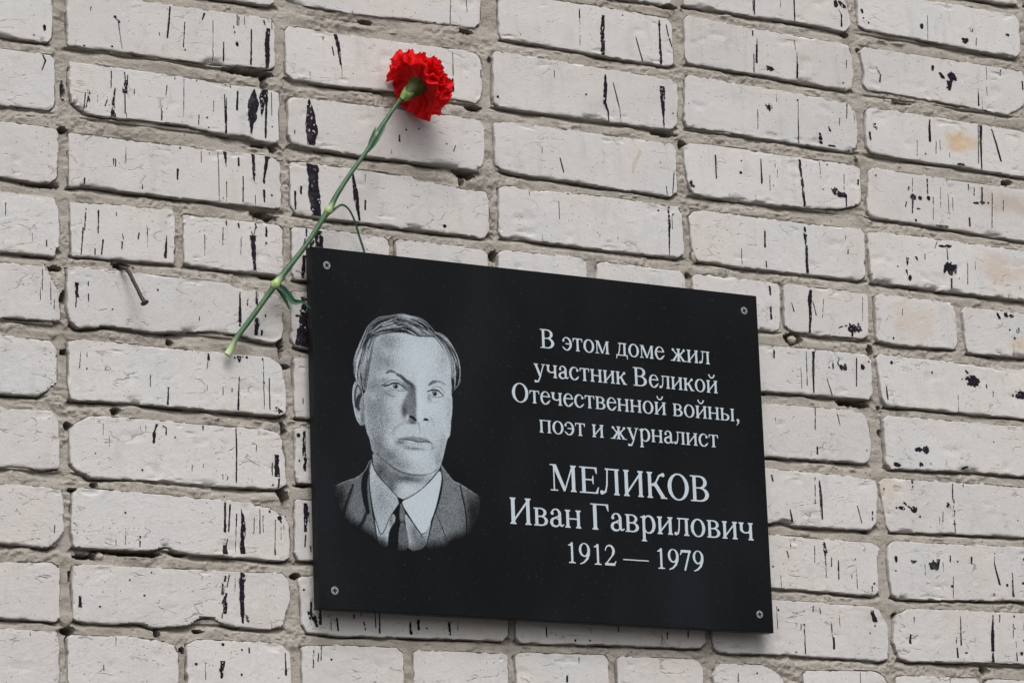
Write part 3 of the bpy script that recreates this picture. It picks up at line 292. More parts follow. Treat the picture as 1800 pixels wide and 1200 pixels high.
VOIDS = [(485.2,-68.6,25.9,3.2),(500.9,-74.9,4.3,7.8),(265.2,-115.9,2.2,9.1),(264.2,-159.8,4.3,2.6),(241.3,-220,15.8,2.6),(510.8,-151,4.3,3.9),
(495.1,-149,8.6,2),(499.4,-226.2,12.2,5.2),(757.2,14,7.2,2),(763.4,-74.2,7.9,2.6),(749.4,-150.9,12.2,4.5),(744.6,-162.5,2.2,5.9),
(1016.2,-73.4,11.5,3.9),(1042.4,-84,3.6,3.9),(1027.8,81.4,10.1,2.6),(640.4,-67.7,13,2),(628.5,7.9,8.6,2),(1285.7,80.5,4.3,2.6),(1365.1,5.6,11.5,2),
(1290.7,-74.8,1.4,5.2),(1518.3,-77,5.8,2.6),(256.5,-307.6,7.2,3.2),(265.8,-338.1,4.3,5.2),(264,-396,4.3,3.2),(384.8,-375.4,3.6,3.2),
(514.4,-370.4,2.2,9.1),(521.4,-389.6,8.6,2.6),(320.8,-452.5,4.3,3.2),(268.4,-473.1,2.9,3.2),(331.1,-297.9,9.4,3.2),(510.1,-292.9,10.8,3.2),
(287.2,-606.2,14.4,3.9),(334.9,-600.1,28.8,2.6),(390.9,-597.6,7.2,2.6),(296.2,-532.2,4.3,2.6),(265.8,-684,7.2,4.5),(363.8,-678.6,2.9,5.2),
(514.5,-530.1,4.3,6.5),(525.9,-614.3,5.8,2.6),(270.1,-627.6,2.2,4.5),(412.2,-677.6,5.8,1.3),(273.4,-538.9,5.8,2),(394.3,-697.8,2.9,2.6),
(1269.7,-371.3,17.3,3.9),(1141.2,-368.6,2.9,2),(1185.6,-302.2,9.4,6.5),(1295.8,-306.4,4.3,4.5),(1362.2,-224.9,10.1,2),(1304.4,-404.8,2.9,3.2),
(1041.5,-239.8,2.9,3.2),(1051.5,-215.3,4.3,5.2),(1303.4,-374.2,2.2,2),(1273.7,-522.9,5,2),(1433.6,-678,4.3,3.2),(1308.3,-620.5,2.9,2.6),
(787.9,-15.3,2.9,2.6),(1304.7,63.7,2.9,2.6),(783.1,-243.3,4.3,4.5),(516.3,-456,2.9,5.9),(537.2,-515.8,5.8,2.6),(541.7,-289.9,4.3,2.6)]
HAIR_GUIDES = [([(71.7,86.2),(82.2,76.6),(97.8,70),(110.8,65.3),(123.7,66.5),(136.5,70.5)],[(74.1,90.2),(84.4,86.7),(97.3,83.9),(110.2,82.7),(121.7,86),
(130.7,87.8)],70,1),([(105.6,65.8),(121.1,67.3),(133.9,70.8),(144.1,76.8),(150.1,82.1)],[(92.6,72.2),(107.8,78.9),(118,80.9),(126.9,85.3),
(135.9,87)],70,1),([(64.7,85.6),(57.3,99.5),(51.2,112.6),(48.7,124.2),(49.9,136.6),(51,142.2)],[(75.3,94.5),(71,108.6),(68.8,120.2),(67.1,131.8),
(63.6,143.5),(61.4,152.8)],80,0),([(74.1,90.2),(65,95.3),(58.3,107.4),(53.1,121.5),(51.8,135.3),(56,145.2)],[(79.2,92.4),(72.5,100.4),(70.3,112.1),
(67.2,129.5),(64.9,141.1),(62.7,152.7)],50,0),([(151.1,81.4),(162,85.1),(170.2,93.1),(177.6,106.4),(180,122.4),(176.4,137.8)],[(150.3,85.5),
(158.4,95.3),(164.5,106.3),(168.4,118.8),(168.4,132.6),(168.9,145.9)],80,2)]
HAIR_STROKES = [(0.05,4.5,[(73.1,83.2),(84.7,77.5),(97.7,72.9),(109.3,70.7)]),(0.05,3,[(92.2,83.2),(102.5,83.8),(115.4,82.3)]),(0.9,1.4,[(84.7,78.1),(92.3,80.9),
(102.5,81.9),(112.3,80.2),(120.5,83.8),(126.9,86.7)]),(0.06,1.8,[(78.5,92.1),(86.9,89.1),(97.3,85.4),(110.2,83.5),(119.2,85.4),(128.1,88.1),
(139.8,86.5),(148.9,86.2)]),(0.06,2.5,[(73.1,80.9),(82.2,75.4),(95.2,71.4),(108.1,69.6)]),(0.08,1.8,[(87.4,75),(100.2,75),(110.4,78.7)]),
(0.07,1.7,[(110.7,67.7),(120.9,73.1),(129.8,78.1)]),(0.75,1.4,[(108.1,68.5),(118.2,75.7),(127,81.8),(133.4,85.9)]),(0.75,1.6,[(118.4,68.7),
(129.8,75.8),(138.7,80.8),(145.1,84.3)]),(0.08,1.1,[(121,67.9),(132.5,73.2),(140.1,79.5)]),(0.05,3,[(151.6,84.3),(158.5,91.8),(164,101.7),
(167.6,111.9)]),(0.7,1.1,[(156.9,82.9),(165.7,91.2),(173.1,103.3),(177.2,118)]),(0.05,2.5,[(168.8,132.6),(171.1,139.4),(169.6,145.3)]),
(0.06,2,[(177.5,124.9),(176.6,133.1),(173.1,139.2)]),(0.78,1,[(64,87.4),(56.6,101.8),(51.1,114.9),(50.2,126.3)]),(0.7,1.1,[(71.5,93.6),(62.2,107.1),
(55.5,119.1),(53,126.1)]),(0.06,2.5,[(73.9,95.7),(64.6,109.1),(57.9,123.4),(53.8,132.9)]),(0.06,2.5,[(63.3,152.6),(62.9,144.7),(66.4,134.1),
(69.2,124.8)]),(0.05,1.6,[(64.5,93.1),(71.6,90.4),(80.4,91.9)]),(0.72,0.7,[(49,141.3),(48.5,131),(48.3,121.9),(51.2,112.6),(57.3,100.6),(62,91),
(65.4,83.8),(72,76.9),(81.1,70.7),(92.7,68),(104.4,65.1),(110.9,63.9),(118.5,65.7),(127.6,66),(136.6,68.7),(144.2,74.5),(150.4,80.9),(156.9,81.5),
(163.3,85.6),(169.6,92),(175.8,101.9),(179.3,112),(180.2,124.7),(179.2,134.1),(171,144)])]
PORTRAIT = [('p',0.4,0.7,1,[(68.2,226.7),(64.4,228.8),(59.3,239),(49.4,247),(37,251.5),(21.8,258.6),(23.4,274.3),(30.4,291),(42.3,302.4),(59.8,313.5),
(71.9,320.2),(70.2,308.1),(67.3,291.1),(64.5,271.7),(64.3,254.6),(64,241.1)]),('p',0.45,0.7,1,[(152.2,225.8),(156.9,232.3),(166.4,242.8),(174.8,246),
(186,251.5),(199.9,258.7),(197.6,281.9),(194.3,294.6),(178.2,306.7),(166.7,313.5),(152.5,318),(130,319.9),(134.7,304.3),(139.5,289.2),(147.2,268.9),
(152.8,248.7),(152.3,235.1)]),('g',0.12,0.8,189.3,276.2,8.4,19.8),('g',0.12,0.8,28.3,269.2,8.4,13.6),('g',0.5,0.5,167,265.2,9.8,13.6),
('g',0.45,0.6,47,282.6,8.4,14.9),('g',0.5,0.5,153.2,297,8.4,11.2),('g',0.42,0.5,63,296.3,4.2,13.6),('s',0.04,5.7,1.49,0.95,[(65.7,231.1),(60.6,241.3),
(57.4,255),(58.3,269.7),(61.3,284.2)]),('s',0.06,3.72,1.74,0.8,[(44.4,255.9),(39.9,267.2),(33.3,283.5),(29.7,292.2)]),
('s',0.5,0.62,0.37,0.8,[(49.1,248.2),(44.2,260.8),(38.3,275.8),(33.9,287.1)]),('s',0.05,3.22,1.24,0.8,[(60.7,281.8),(54.9,294.3),(47.7,304.5)]),
('s',0.6,0.62,0.37,0.9,[(64.4,228.8),(59.3,239),(49.4,247.2),(37,252),(21.8,258.9)]),('s',0.65,0.62,0.37,0.9,[(152.2,226.1),(156.9,232.3),
(166.4,243.1),(174.8,246.3),(185.9,251.8),(199.9,259.1)]),('s',0.05,1.74,0.74,0.9,[(175.1,247.3),(178.7,264.5),(181.2,282.9),(181.2,302.8)]),
('s',0.55,0.5,0.25,0.8,[(177.7,263.3),(180.2,283),(180.2,302.2)]),('s',0.05,0.99,0.37,0.9,[(180.9,302.8),(169.8,306.5),(159.5,310)]),
('s',0.08,0.74,0.37,0.9,[(144,279),(150.5,293.5),(154.4,303.1),(158.9,313.3)]),('p',0.78,0.5,1,[(68.1,286.2),(75.1,306.6),(85.2,291.3),(92.4,282.2),
(94.9,290.7),(88.4,298.4),(85,307.2),(83.5,321.9),(74.6,322.4),(70.9,308)]),('p',0.72,0.5,1,[(105.6,281.4),(111.6,288.4),(119.6,297.8),(127.7,306.5),
(135.2,291.9),(138.4,288.6),(130.3,318.7),(109.3,324.1),(108.5,305.8),(106.1,293.7)]),('g',0.35,0.6,124.7,312.2,8.4,7.4),
('g',0.35,0.55,116.7,302.9,4.2,8.7),('g',0.45,0.5,78.9,314.9,4.2,6.2),('g',0.4,0.6,89.3,292.2,2.8,7.4),('p',0.38,0.4,1,[(97.9,273.9),(101.3,270.9),
(106.5,281.4),(106.1,287.5),(103.8,291.8),(109.4,305.8),(109.3,322.9),(84.1,324.3),(85.4,307.2),(89.8,297.7),(96,291.8),(94.2,285.8)]),
('p',0.03,0.6,1,[(97.9,273.9),(100.8,271.3),(99.6,281.8),(98.8,288),(100.7,292),(97.2,304),(96.6,323.6),(84.1,324.3),(85.4,307.2),(89.8,297.7),
(96,291.8),(94.2,285.8)]),('g',0.5,0.6,102.3,284.1,2.5,6.2),('s',0.05,0.99,0.62,0.9,[(95.9,292.3),(99.7,292.8),(104.3,291.6)]),
('p',0.8,0.5,1,[(67.9,217.4),(69.7,234.5),(75.6,244),(87.7,254.9),(101.1,268.4),(112.4,264.6),(126.6,255.4),(141.1,243.3),(150.6,231.5),(153.8,221.3),
(113.9,219.1)]),('g',0.3,0.9,78.6,237.6,11.2,13.6),('g',0.38,0.8,90.6,252.8,7,9.9),('g',0.3,0.95,107.5,244.9,22.4,4.2),
('g',0.9,0.7,111.3,256.4,11.2,6.2),('g',0.42,0.6,93.6,242.8,9.8,7.4),('p',0.36,0.3,1,[(50.4,141.1),(49,131),(48.4,121.9),(51.2,112.6),(57.3,100.6),
(62,91),(65.4,83.8),(72,76.9),(81.1,70.9),(92.7,68.1),(104.4,65.1),(110.8,64.1),(118.5,65.8),(127.6,66.1),(136.6,68.8),(144.2,74.5),(150.4,80.9),
(156.9,81.5),(163.3,85.6),(169.6,92),(175.8,101.9),(179.3,112),(180.2,124.7),(179.2,134.1),(175.7,139),(171,144),(168.6,148.2),(159.9,144.9),
(134.3,135.4),(95.6,138.6),(62.7,153.8),(57.2,146.3)]),('HAIR',),('p',0.66,0.3,1,[(51.6,142.2),(56,145.2),(58.5,153),(60,159.7),(58.9,164.3),
(59.6,171.1),(59.7,182.4),(60,189.2),(57.1,191.5),(53.4,189.7),(49.2,183.2),(47.5,174.3),(45.9,165.4),(45.8,154),(48.1,145.9)]),
('s',0.22,1.82,0.68,0.9,[(52.4,146.9),(50,153.7),(48.9,162.9),(49.6,171.9)]),('s',0.9,0.8,0.34,0.9,[(49.7,144),(47.2,151.6),(46.8,163),(48.2,174.3),
(50.4,183.1),(54.6,190.2)]),('s',0.1,4.09,1.02,0.95,[(56.9,156.5),(53.6,161.3),(51.7,168.3),(53.2,174.4)]),('s',0.2,1.82,0.68,0.8,[(52.4,147.2),
(55.8,150.9),(57.5,156.5)]),('g',0.35,0.7,57.6,182.6,2.1,6.8),('g',0.85,0.6,53,180.7,2.3,4.5),('p',0.86,0.3,1,[(75.3,94.5),(80.5,90.5),(86.9,89.1),
(96,86.3),(110.2,85),(119.1,86.2),(126.8,87.8),(138.5,87.2),(148.9,86.2),(155.2,93.2),(162.1,101.9),(167.3,111.9),(168.9,123.4),(168.1,132.7),
(167.8,147.7),(169.3,153.4),(168.3,167.3),(166.9,176.6),(166.3,177.9),(166,185.4),(164.2,195.6),(161.3,197),(157.8,209.8),(153.8,222.5),(150,230.3),
(143.5,235.2),(134.2,239),(121.6,240.1),(110.4,239.5),(99.4,237.2),(88.5,231.4),(77.7,222.9),(68.4,219.2),(66.9,211.9),(65.4,204),(62.1,198.1),
(60.8,185.8),(60.8,196),(60,186.9),(60,169.9),(59.4,156.3),(62.7,153.6),(66.7,134.1),(68.6,124.8),(70.8,115.5)]),('g',0.5,0.75,73.2,163.2,14.1,37.5),
('g',0.52,0.6,91.8,96.4,14.1,10.2),('g',0.5,0.55,86,118.8,15.4,9.1),('g',0.58,0.5,77.3,110.3,7.7,13.6),('g',0.6,0.5,79,179.8,15.4,13.6),
('g',0.93,0.7,128.7,110.5,19.3,17.1),('g',0.7,0.5,159.9,107.9,6.4,17.1),('g',0.97,0.5,139.8,161.4,14.1,13.6),('g',0.95,0.5,131.9,129.9,7.7,13.6),
('g',0.7,0.4,164.3,167.6,3.9,22.7),('g',0.85,0.6,90.6,134.4,11.6,4.5),('g',0.85,0.5,100,161.1,7.7,10.2),('g',0.8,0.5,72.1,157.6,7.7,6.8),
('g',0.5,0.75,75.3,209.5,9.8,16.1),('g',0.45,0.7,88.8,220.9,12.6,9.9),('g',0.5,0.55,102.4,231.1,15.4,7.4),('g',0.93,0.6,123.6,220.9,9.8,7.4),
('g',0.9,0.5,92.1,204.6,4.2,9.9),('g',0.55,0.5,150.3,220.3,7,11.2),('g',0.6,0.4,155.1,203.7,5.6,9.9),('s',0.28,1.74,1.74,0.75,[(73.6,220.1),
(88.5,230.8),(99.4,237),(110.4,239.4),(121.6,240.1),(134.2,238.8)]),('s',0.4,0.99,0.99,0.6,[(134.2,238.8),(142.8,235.1),(149.3,230.3)]),
('p',0.45,2.7,1,[(102.9,130),(111.1,135),(121.2,140.5),(123.8,147.8),(124.7,159.2),(123.5,170.7),(124,180.4),(118.5,183.7),(110.9,180.3),(106,173.2),
(106.3,165.2),(111.1,155.7),(114.8,148.5),(112.2,140.7)]),('g',0.5,0.5,113.8,169.2,7.7,10.2),('g',0.3,0.6,119.8,144.7,4.6,4.5),
('g',0.28,0.6,109.2,171.8,3.3,6.8),('g',0.9,0.8,112.5,177.9,2.1,3),('s',0.05,2.5,0.8,0.95,[(115.5,176.5),(119.9,178.1),(123.1,180.5)]),
('s',0.06,2.27,0.68,0.95,[(132.5,179),(135.1,178.3),(137.7,178.8)]),('g',0.3,0.6,118.5,183.1,6.4,1.8),('g',0.98,0.8,128.3,158.9,3.3,20.5),
('g',0.97,0.7,128,175,3.9,4.5),('s',0.5,0.91,0.68,0.6,[(140.7,174.6),(143.7,179.5),(145.4,186.2)]),('s',0.6,0.91,0.57,0.5,[(125.6,183.2),
(126.7,188.8)]),('s',0.6,0.68,0.45,0.5,[(140.7,175.1),(139.8,179.8),(137.2,181.7)]),('s',0.55,2.73,2.05,0.4,[(106.9,184.6),(97.8,189.8),
(91.8,197.1)]),('s',0.62,1.24,0.87,0.6,[(126,183.4),(127.2,188.3),(127.3,194.5)]),('s',0.62,2.73,2.23,0.35,[(99.5,190.4),(95.1,196.9),(94.9,204.4)]),
('s',0.3,2.27,1.02,0.85,[(88.2,131.4),(92.7,128.7),(98.5,129.4)]),('s',0.22,3.18,1.36,0.9,[(101,131.3),(107.3,134.4),(112.9,138.6),(119.9,141.8)]),
('s',0.4,1.59,0.91,0.7,[(95.9,128.8),(102.2,131.2),(108.5,135.8)]),('s',0.34,2.73,1.36,0.85,[(140.3,140.1),(145.2,136.8),(149.8,135.3)]),
('s',0.45,1.59,0.91,0.75,[(148.5,135.4),(155,135.5),(161.4,138.4)]),('p',0.84,0.3,1,[(90.2,146.5),(95.5,141.8),(101.9,140.6),(108.2,144.2),
(113,148.1),(103.6,149.4),(95.3,148.7)]),('g',0.88,0.5,98.2,136.1,5.1,1.4),('g',0.5,0.6,110.8,144.2,5.1,4.5),('g',0.55,0.6,85.4,139.4,5.1,3.4),
('s',0.3,0.68,0.34,0.9,[(82.6,144.8),(87.8,141.7),(94.3,138.7),(100.7,137.9),(107.1,140.5),(113.3,145.7)]),('s',0.25,1.82,0.8,0.8,[(81.6,145.2),
(86.5,144.8),(90.3,144.2)]),('s',0.35,0.57,0.34,0.85,[(90.2,146.5),(95.3,148.7),(103.6,149.4),(112.7,148.4)]),('d',0.24,98.9,144.8,3.18),
('d',0.03,99,145,1.36),('d',0.95,97.9,143.9,0.57),('s',0.06,1.25,0.45,0.95,[(85.1,146.3),(90.9,144.1),(95.5,141.7),(101.9,141.1),(108.2,144.1),
(113.5,148.1)]),('s',0.45,1.02,0.68,0.6,[(94.2,143.1),(99.3,142.2),(104.4,142.7)]),('g',0.55,0.6,90,152.8,7.7,4.5),('g',0.85,0.5,100.2,155.4,7.7,3),
('s',0.45,0.91,0.68,0.6,[(85,150.9),(91.2,155.5),(100.1,156.3)]),('p',0.86,0.3,1,[(140.9,149.9),(144.9,145.5),(149.5,144.6),(154.6,147),(158.4,151),
(151.8,152.4),(145.3,152.7)]),('s',0.35,0.57,0.34,0.9,[(142.4,144.6),(148.3,141),(154.8,142.1),(159.5,147.2)]),
('s',0.35,0.57,0.34,0.85,[(140.9,149.9),(145.3,153),(151.8,152.8),(157.8,151)]),('d',0.24,147.1,148.9,3.07),('d',0.03,147.3,149,1.36),
('d',0.95,146.1,147.9,0.57),('s',0.06,1.25,0.45,0.95,[(138,147.6),(142.3,145.9),(147.5,144.7),(152.7,146),(158.1,150.8)]),
('s',0.45,1.02,0.68,0.6,[(143.6,146.9),(147.5,146),(151.4,146.7)]),('g',0.5,0.6,140.1,154.5,2.6,4.5),('s',0.55,0.68,0.57,0.6,[(140,156.8),
(145.1,158.7),(152.9,157.5)]),('p',0.56,0.7,1,[(101.1,201.7),(107.6,199.7),(114.6,198.5),(120.2,197.9),(125,199.4),(132.8,198.6),(138.3,200.6),
(143.2,205.2),(135.4,203.2),(125.6,203.9),(114.4,202.4),(106.1,202.6)]),('p',0.8,0.6,1,[(111.6,203.4),(124.2,204.2),(135.4,203.4),(138.2,204.3),
(132.5,207.4),(124,208.5),(115.7,207.2)]),('s',0.1,0.74,0.37,0.9,[(100.2,201.7),(107.5,202.2),(115.9,202.3),(124.2,203.8),(131.2,203.2),(138.3,202.8),
(142.4,204.6)]),('g',0.45,0.75,119,211.3,11.2,1.5),('g',0.45,0.75,103.2,205.6,5.6,3.2),('g',0.5,0.6,127.2,198.5,2.2,0.7),
('g',0.55,0.5,142.3,208.4,2.8,3.2),('g',0.6,0.6,111.4,210,7,2.5),('s',0.05,1.12,0.5,0.95,[(68.7,228.5),(69.7,235.2),(75.6,245),(85,254.4),(93,262.5),
(101.1,268.7),(112.4,264.7),(126.6,255.8),(138.2,245),(150.6,231.5)]),('p',0.74,0.2,1,[(67.1,228.6),(68.3,235.3),(74.9,245.3),(87,255.9),
(101.1,269.6),(92.4,281),(85.2,291.3),(75.8,306.5),(70.1,291),(65.8,274.1),(63.6,254.6),(64.4,241.1)]),('g',0.6,0.5,77.6,270.9,8.4,12.4),
('g',0.85,0.6,67.5,240.9,2.8,11.2),('p',0.93,0.2,1,[(102.8,269.5),(112.4,265.2),(126.6,256.4),(141.1,243.5),(150.6,232.1),(152.5,237.6),(151.9,246.3),
(145.8,269),(139.6,285.5),(127.7,305.9),(119.7,296.5),(110.4,283.6),(103.7,274.2)]),('s',0.1,0.99,0.62,0.8,[(110.3,284.8),(119.6,297.5),(127,306.9)]),
('s',0.1,0.87,0.5,0.8,[(85.9,291.5),(76.4,307.1),(70.1,291)]),('s',0.05,1.12,0.5,0.9,[(153,232.6),(153,248.7),(147.5,268.9),(140.3,285.4),
(134.7,304.3),(130.4,318.1)]),('s',0.08,1.12,0.5,0.85,[(64.1,241.1),(63.7,254.6),(65.9,274.1),(68.1,287.4),(70.6,308),(72.6,320.1)]),
('s',0.1,0.74,0.5,0.8,[(101.1,270.1),(92.4,281.3),(85.5,291.5)]),('FADE',)]
LINES = [('В этом доме жил',283.6,86.4,508.5,21.2,'cap'),('участник Великой',274.1,119.35,517.5,21.1,'cap'),
('Отечественной войны,',244.5,149.95,546.5,20.9,'cap'),('поэт и журналист',278.2,182.05,514.4,20.9,'cap'),('МЕЛИКОВ',289.8,245.6,500.5,29.2,'cap'),
('Иван Гаврилович',235.5,285.70000000000005,556.8,28.9,'cap'),('1912 — 1979',306.3,324.70000000000005,487.6,23,'dig')]
SCREWS = [(18.9,19.2,40),(559.7,19.2,25),(18.9,370,3),(559.7,369.6,8)]
STEM = [(445.9,-9,-385.7,3.9),(448.5,-10,-380.8,3.6),(455.1,-12,-367.8,2.9),(471.5,-15,-345.5,2.8),(493,-19,-315.4,2.9),(497.4,-20,-308.4,4.2),
(502.5,-21,-301.9,3.9),(507.2,-22,-295.5,3.1),(521.9,-24,-277.1,2.7),(536.4,-26,-258,2.7),(553.9,-28,-230.9,2.9),(559.6,-28,-222.7,3.9),
(563.4,-29,-216.3,3.4),(570.9,-30,-202.4,2.7),(586.2,-31,-179.4,2.4),(607.5,-32,-150.5,2.2),(618.8,-33,-132.2,2.9),(627.1,-34,-119.3,2.6),
(642.8,-35,-97,1.9),(648.2,-36,-89.6,2.6)]
LEAF_THIN = [(562.9,-27,-224,2.6),(569.7,-29,-217.8,2.4),(577.3,-28,-213.6,2.2),(587.2,-24,-216.3,2.2),(597.7,-17,-225.8,2.3),(605.8,-11,-239.4,2.5),
(613.6,-7,-255.1,2.5),(616.4,-6,-265.7,2.2)]
LEAF_WIDE = [(501.2,-20,-306.8,3),(507,-20,-311.7,6.5),(512.7,-20,-318.1,7.5),(518,-21,-324.3,7),(523.7,-23,-324.7,4.5),(527.8,-25,-324.8,2.6),
(532.3,-26,-327.7,2),(537.1,-26,-331.5,0.4)]
LEAF_BACK = [(500.4,-18,-309.5,2),(508.3,-14,-314.8,4),(516.1,-10,-321.7,4),(521.2,-8,-329.4,1)]
BRACT_A = [(608.3,-33,-152.5,0.8),(610,-33,-142.9,2.6),(613.1,-34,-135,3.2),(615.3,-35,-128.7,2),(618.1,-35,-123.4,0.4)]
BRACT_B = [(608.3,-34,-152.5,0.8),(613.4,-36,-144.9,3.2),(619.2,-37,-135.1,4),(624.6,-37,-126.6,3.2),(630.1,-36,-117.8,0.8)]
NAIL = [(332.3,12,-295.9,2),(328,-4,-301.9,2),(330.9,-9,-304,2.05),(332.8,-13,-309.6,2.05),(336,-17,-320,2),(339.9,-22,-332.9,2),(342.7,-26,-342,2.2)]
CAM = {'f':6328.215619315379,'R':[[0.8573125,-0.5135328,-0.0360471],[0.0843294,0.2091688,-0.9742366],[0.5078423,0.8321854,0.2226289]],'C':[-1217,-3307.9,-1223.3]}
PLAQUE = [541.1,-261.4,578.1,389.8,-0.00088]
BUD = (651.1,-36,-87.9)
STAINS = [(1451.3,-32.4,28.9,15,(0.52,0.36,0.2),0.75),(1515.7,-102,51,17.7,(0.4,0.31,0.25),0.55),(1495.4,-186.3,46.8,20.4,(0.46,0.35,0.27),0.5),
(1360.3,-265.7,34,27.2,(0.5,0.42,0.34),0.5),(1307.3,-471.8,18.7,12.2,(0.56,0.46,0.34),0.5),(1517.8,-283.4,17,13.6,(0.5,0.38,0.26),0.5)]
CRUMBS = [(302.8,-605.2,5.2,0.9,0.95),(1185.4,-302.4,5.5,1.1,0.8),(1052.9,-216.2,5,0.8,1.3),(519.3,-48.5,4.2,0.8,1.4),(219,-604,6,2.2,0.6)]
TAN = [(981.2,-97.6,1),(982.5,-100.8,2.6),(978.4,-106.7,2.4),(974,-115.3,2.8),(972.1,-122.2,2.4),(971.1,-127.7,0.6)]
FADE_E = (111.7,244,99,84)
FLOWER_AXIS = (0.75,0.03,0.66)
PETAL_LAYERS = [(8,55,130,38.5,27,4.6,0.45),(9,42,104,39,25,5.2,0.5),(9,28,80,39,22,5,0.1),(9,16,55,34,18,4,0.7),(7,8,28,31,14,3.4,0.2)]

# ------------------------------------------------------------------ camera, sky, sun, exposure
def w3(u, y, v): return Vector((u/1000, y/1000, (v+GROUND_DROP)/1000))
cam_data = bpy.data.cameras.new('camera'); cam = bpy.data.objects.new('camera', cam_data); COL.objects.link(cam)
cam_data.sensor_width = 36.0; cam_data.sensor_fit = 'HORIZONTAL'
cam_data.lens = CAM['f']/1800*36.0
cam_data.clip_start = 0.05; cam_data.clip_end = 500
R_ = CAM['R']
m = Matrix(((R_[0][0], -R_[1][0], -R_[2][0]), (R_[0][1], -R_[1][1], -R_[2][1]), (R_[0][2], -R_[1][2], -R_[2][2]))).to_4x4()
m.translation = w3(*CAM['C'])
cam.matrix_world = m
SC.camera = cam

SUN_EL, SUN_AZ = math.radians(52), math.radians(198)     # azimuth 180 = straight in front of the wall
world = bpy.data.worlds.new("World"); SC.world = world; world.use_nodes = True
nt = world.node_tree; nt.nodes.clear()
wo = nt.nodes.new('ShaderNodeOutputWorld'); bg = nt.nodes.new('ShaderNodeBackground'); sky = nt.nodes.new('ShaderNodeTexSky')
sky.sky_type = 'NISHITA'; sky.sun_disc = False; sky.sun_elevation = SUN_EL; sky.sun_rotation = SUN_AZ
sky.air_density = 1.0; sky.dust_density = 6.0; sky.ozone_density = 1.0
hs = nt.nodes.new('ShaderNodeHueSaturation'); hs.inputs['Saturation'].default_value = 0.22
nt.links.new(sky.outputs[0], hs.inputs['Color']); nt.links.new(hs.outputs[0], bg.inputs['Color'])
bg.inputs['Strength'].default_value = 0.12
nt.links.new(bg.outputs[0], wo.inputs['Surface'])

sl = bpy.data.lights.new('sun', 'SUN'); sun = bpy.data.objects.new('sun', sl); COL.objects.link(sun)
sl.energy = 1.1; sl.angle = math.radians(34); sl.color = (1.0, 0.99, 0.98)
sd = Vector((math.sin(SUN_AZ)*math.cos(SUN_EL), math.cos(SUN_AZ)*math.cos(SUN_EL), math.sin(SUN_EL)))
sun.rotation_euler = (-sd).to_track_quat('-Z', 'Y').to_euler(); sun.location = (0, -4, 8)

SC.view_settings.view_transform = 'Standard'; SC.view_settings.look = 'None'
SC.view_settings.exposure = 0.25; SC.view_settings.gamma = 1.0; SC.view_settings.use_curve_mapping = False
SC.render.engine = 'CYCLES'

# ------------------------------------------------------------------ noise and mesh helpers
def _h(ix, iy, s):
    n = (ix.astype(np.int64)*374761393 + iy.astype(np.int64)*668265263 + s*1442695041) & 0x7fffffff
    n = ((n ^ (n >> 13))*1274126177) & 0x7fffffff
    return ((n ^ (n >> 16)) & 0xffff)/32767.5 - 1.0
def vn(x, y, s=0):
    x = np.asarray(x, float); y = np.asarray(y, float)
    ix = np.floor(x); iy = np.floor(y); fx = x-ix; fy = y-iy
    fx = fx*fx*(3-2*fx); fy = fy*fy*(3-2*fy)
    a = _h(ix, iy, s); b = _h(ix+1, iy, s); c = _h(ix, iy+1, s); d = _h(ix+1, iy+1, s)
    return a+(b-a)*fx+(c-a)*fy+(a-b-c+d)*fx*fy
def fbm(x, y, s=0, o=3):
    r = 0; amp = 1; t = 0
    for k in range(o):
        r = r+amp*vn(x, y, s+k*17); t += amp; amp *= .5; x = x*2.03+3.1; y = y*2.03+1.7
    return r/t
def sstep(a, b, x):
    t = np.clip((x-a)/(b-a), 0, 1); return t*t*(3-2*t)

def mesh_obj(name, V, F, mat, parent=None, origin=(0, 0, 0), smooth=True, attr=None, sharp=None):
    """V in wall millimetres (u, depth, v); origin in the same space becomes the object's own origin."""
    V = np.asarray(V, np.float64)
    me = bpy.data.meshes.new(name)
    if isinstance(F, np.ndarray):
        k = F.shape[1]; n = len(F)
        me.vertices.add(len(V)); me.vertices.foreach_set('co', ((V-np.array(origin))/1000).astype(np.float32).ravel())
        me.loops.add(n*k); me.loops.foreach_set('vertex_index', F.astype(np.int32).ravel())
        me.polygons.add(n); me.polygons.foreach_set('loop_start', np.arange(0, n*k, k, dtype=np.int32))
        me.update(calc_edges=True)
    else:
        me.from_pydata([tuple(p) for p in (V-np.array(origin))/1000], [], F); me.update()
    if smooth: me.polygons.foreach_set('use_smooth', np.ones(len(me.polygons), bool))
    if attr is not None:
        at = me.attributes.new('etch', 'FLOAT', 'POINT'); at.data.foreach_set('value', attr.astype(np.float32))
    if sharp: me.set_sharp_from_angle(angle=math.radians(sharp))
    me.materials.append(mat)
    o = bpy.data.objects.new(name, me); COL.objects.link(o)
    if parent is not None:
        o.parent = parent[0]; po = parent[1]
        o.location = ((origin[0]-po[0])/1000, (origin[1]-po[1])/1000, (origin[2]-po[2])/1000)
    else:
        o.location = w3(*origin)
    return o
def empty(name, origin, label, cat):
    o = bpy.data.objects.new(name, None); COL.objects.link(o); o.location = w3(*origin)
    o['label'] = label; o['category'] = cat; o.empty_display_size = .05
    return (o, origin)

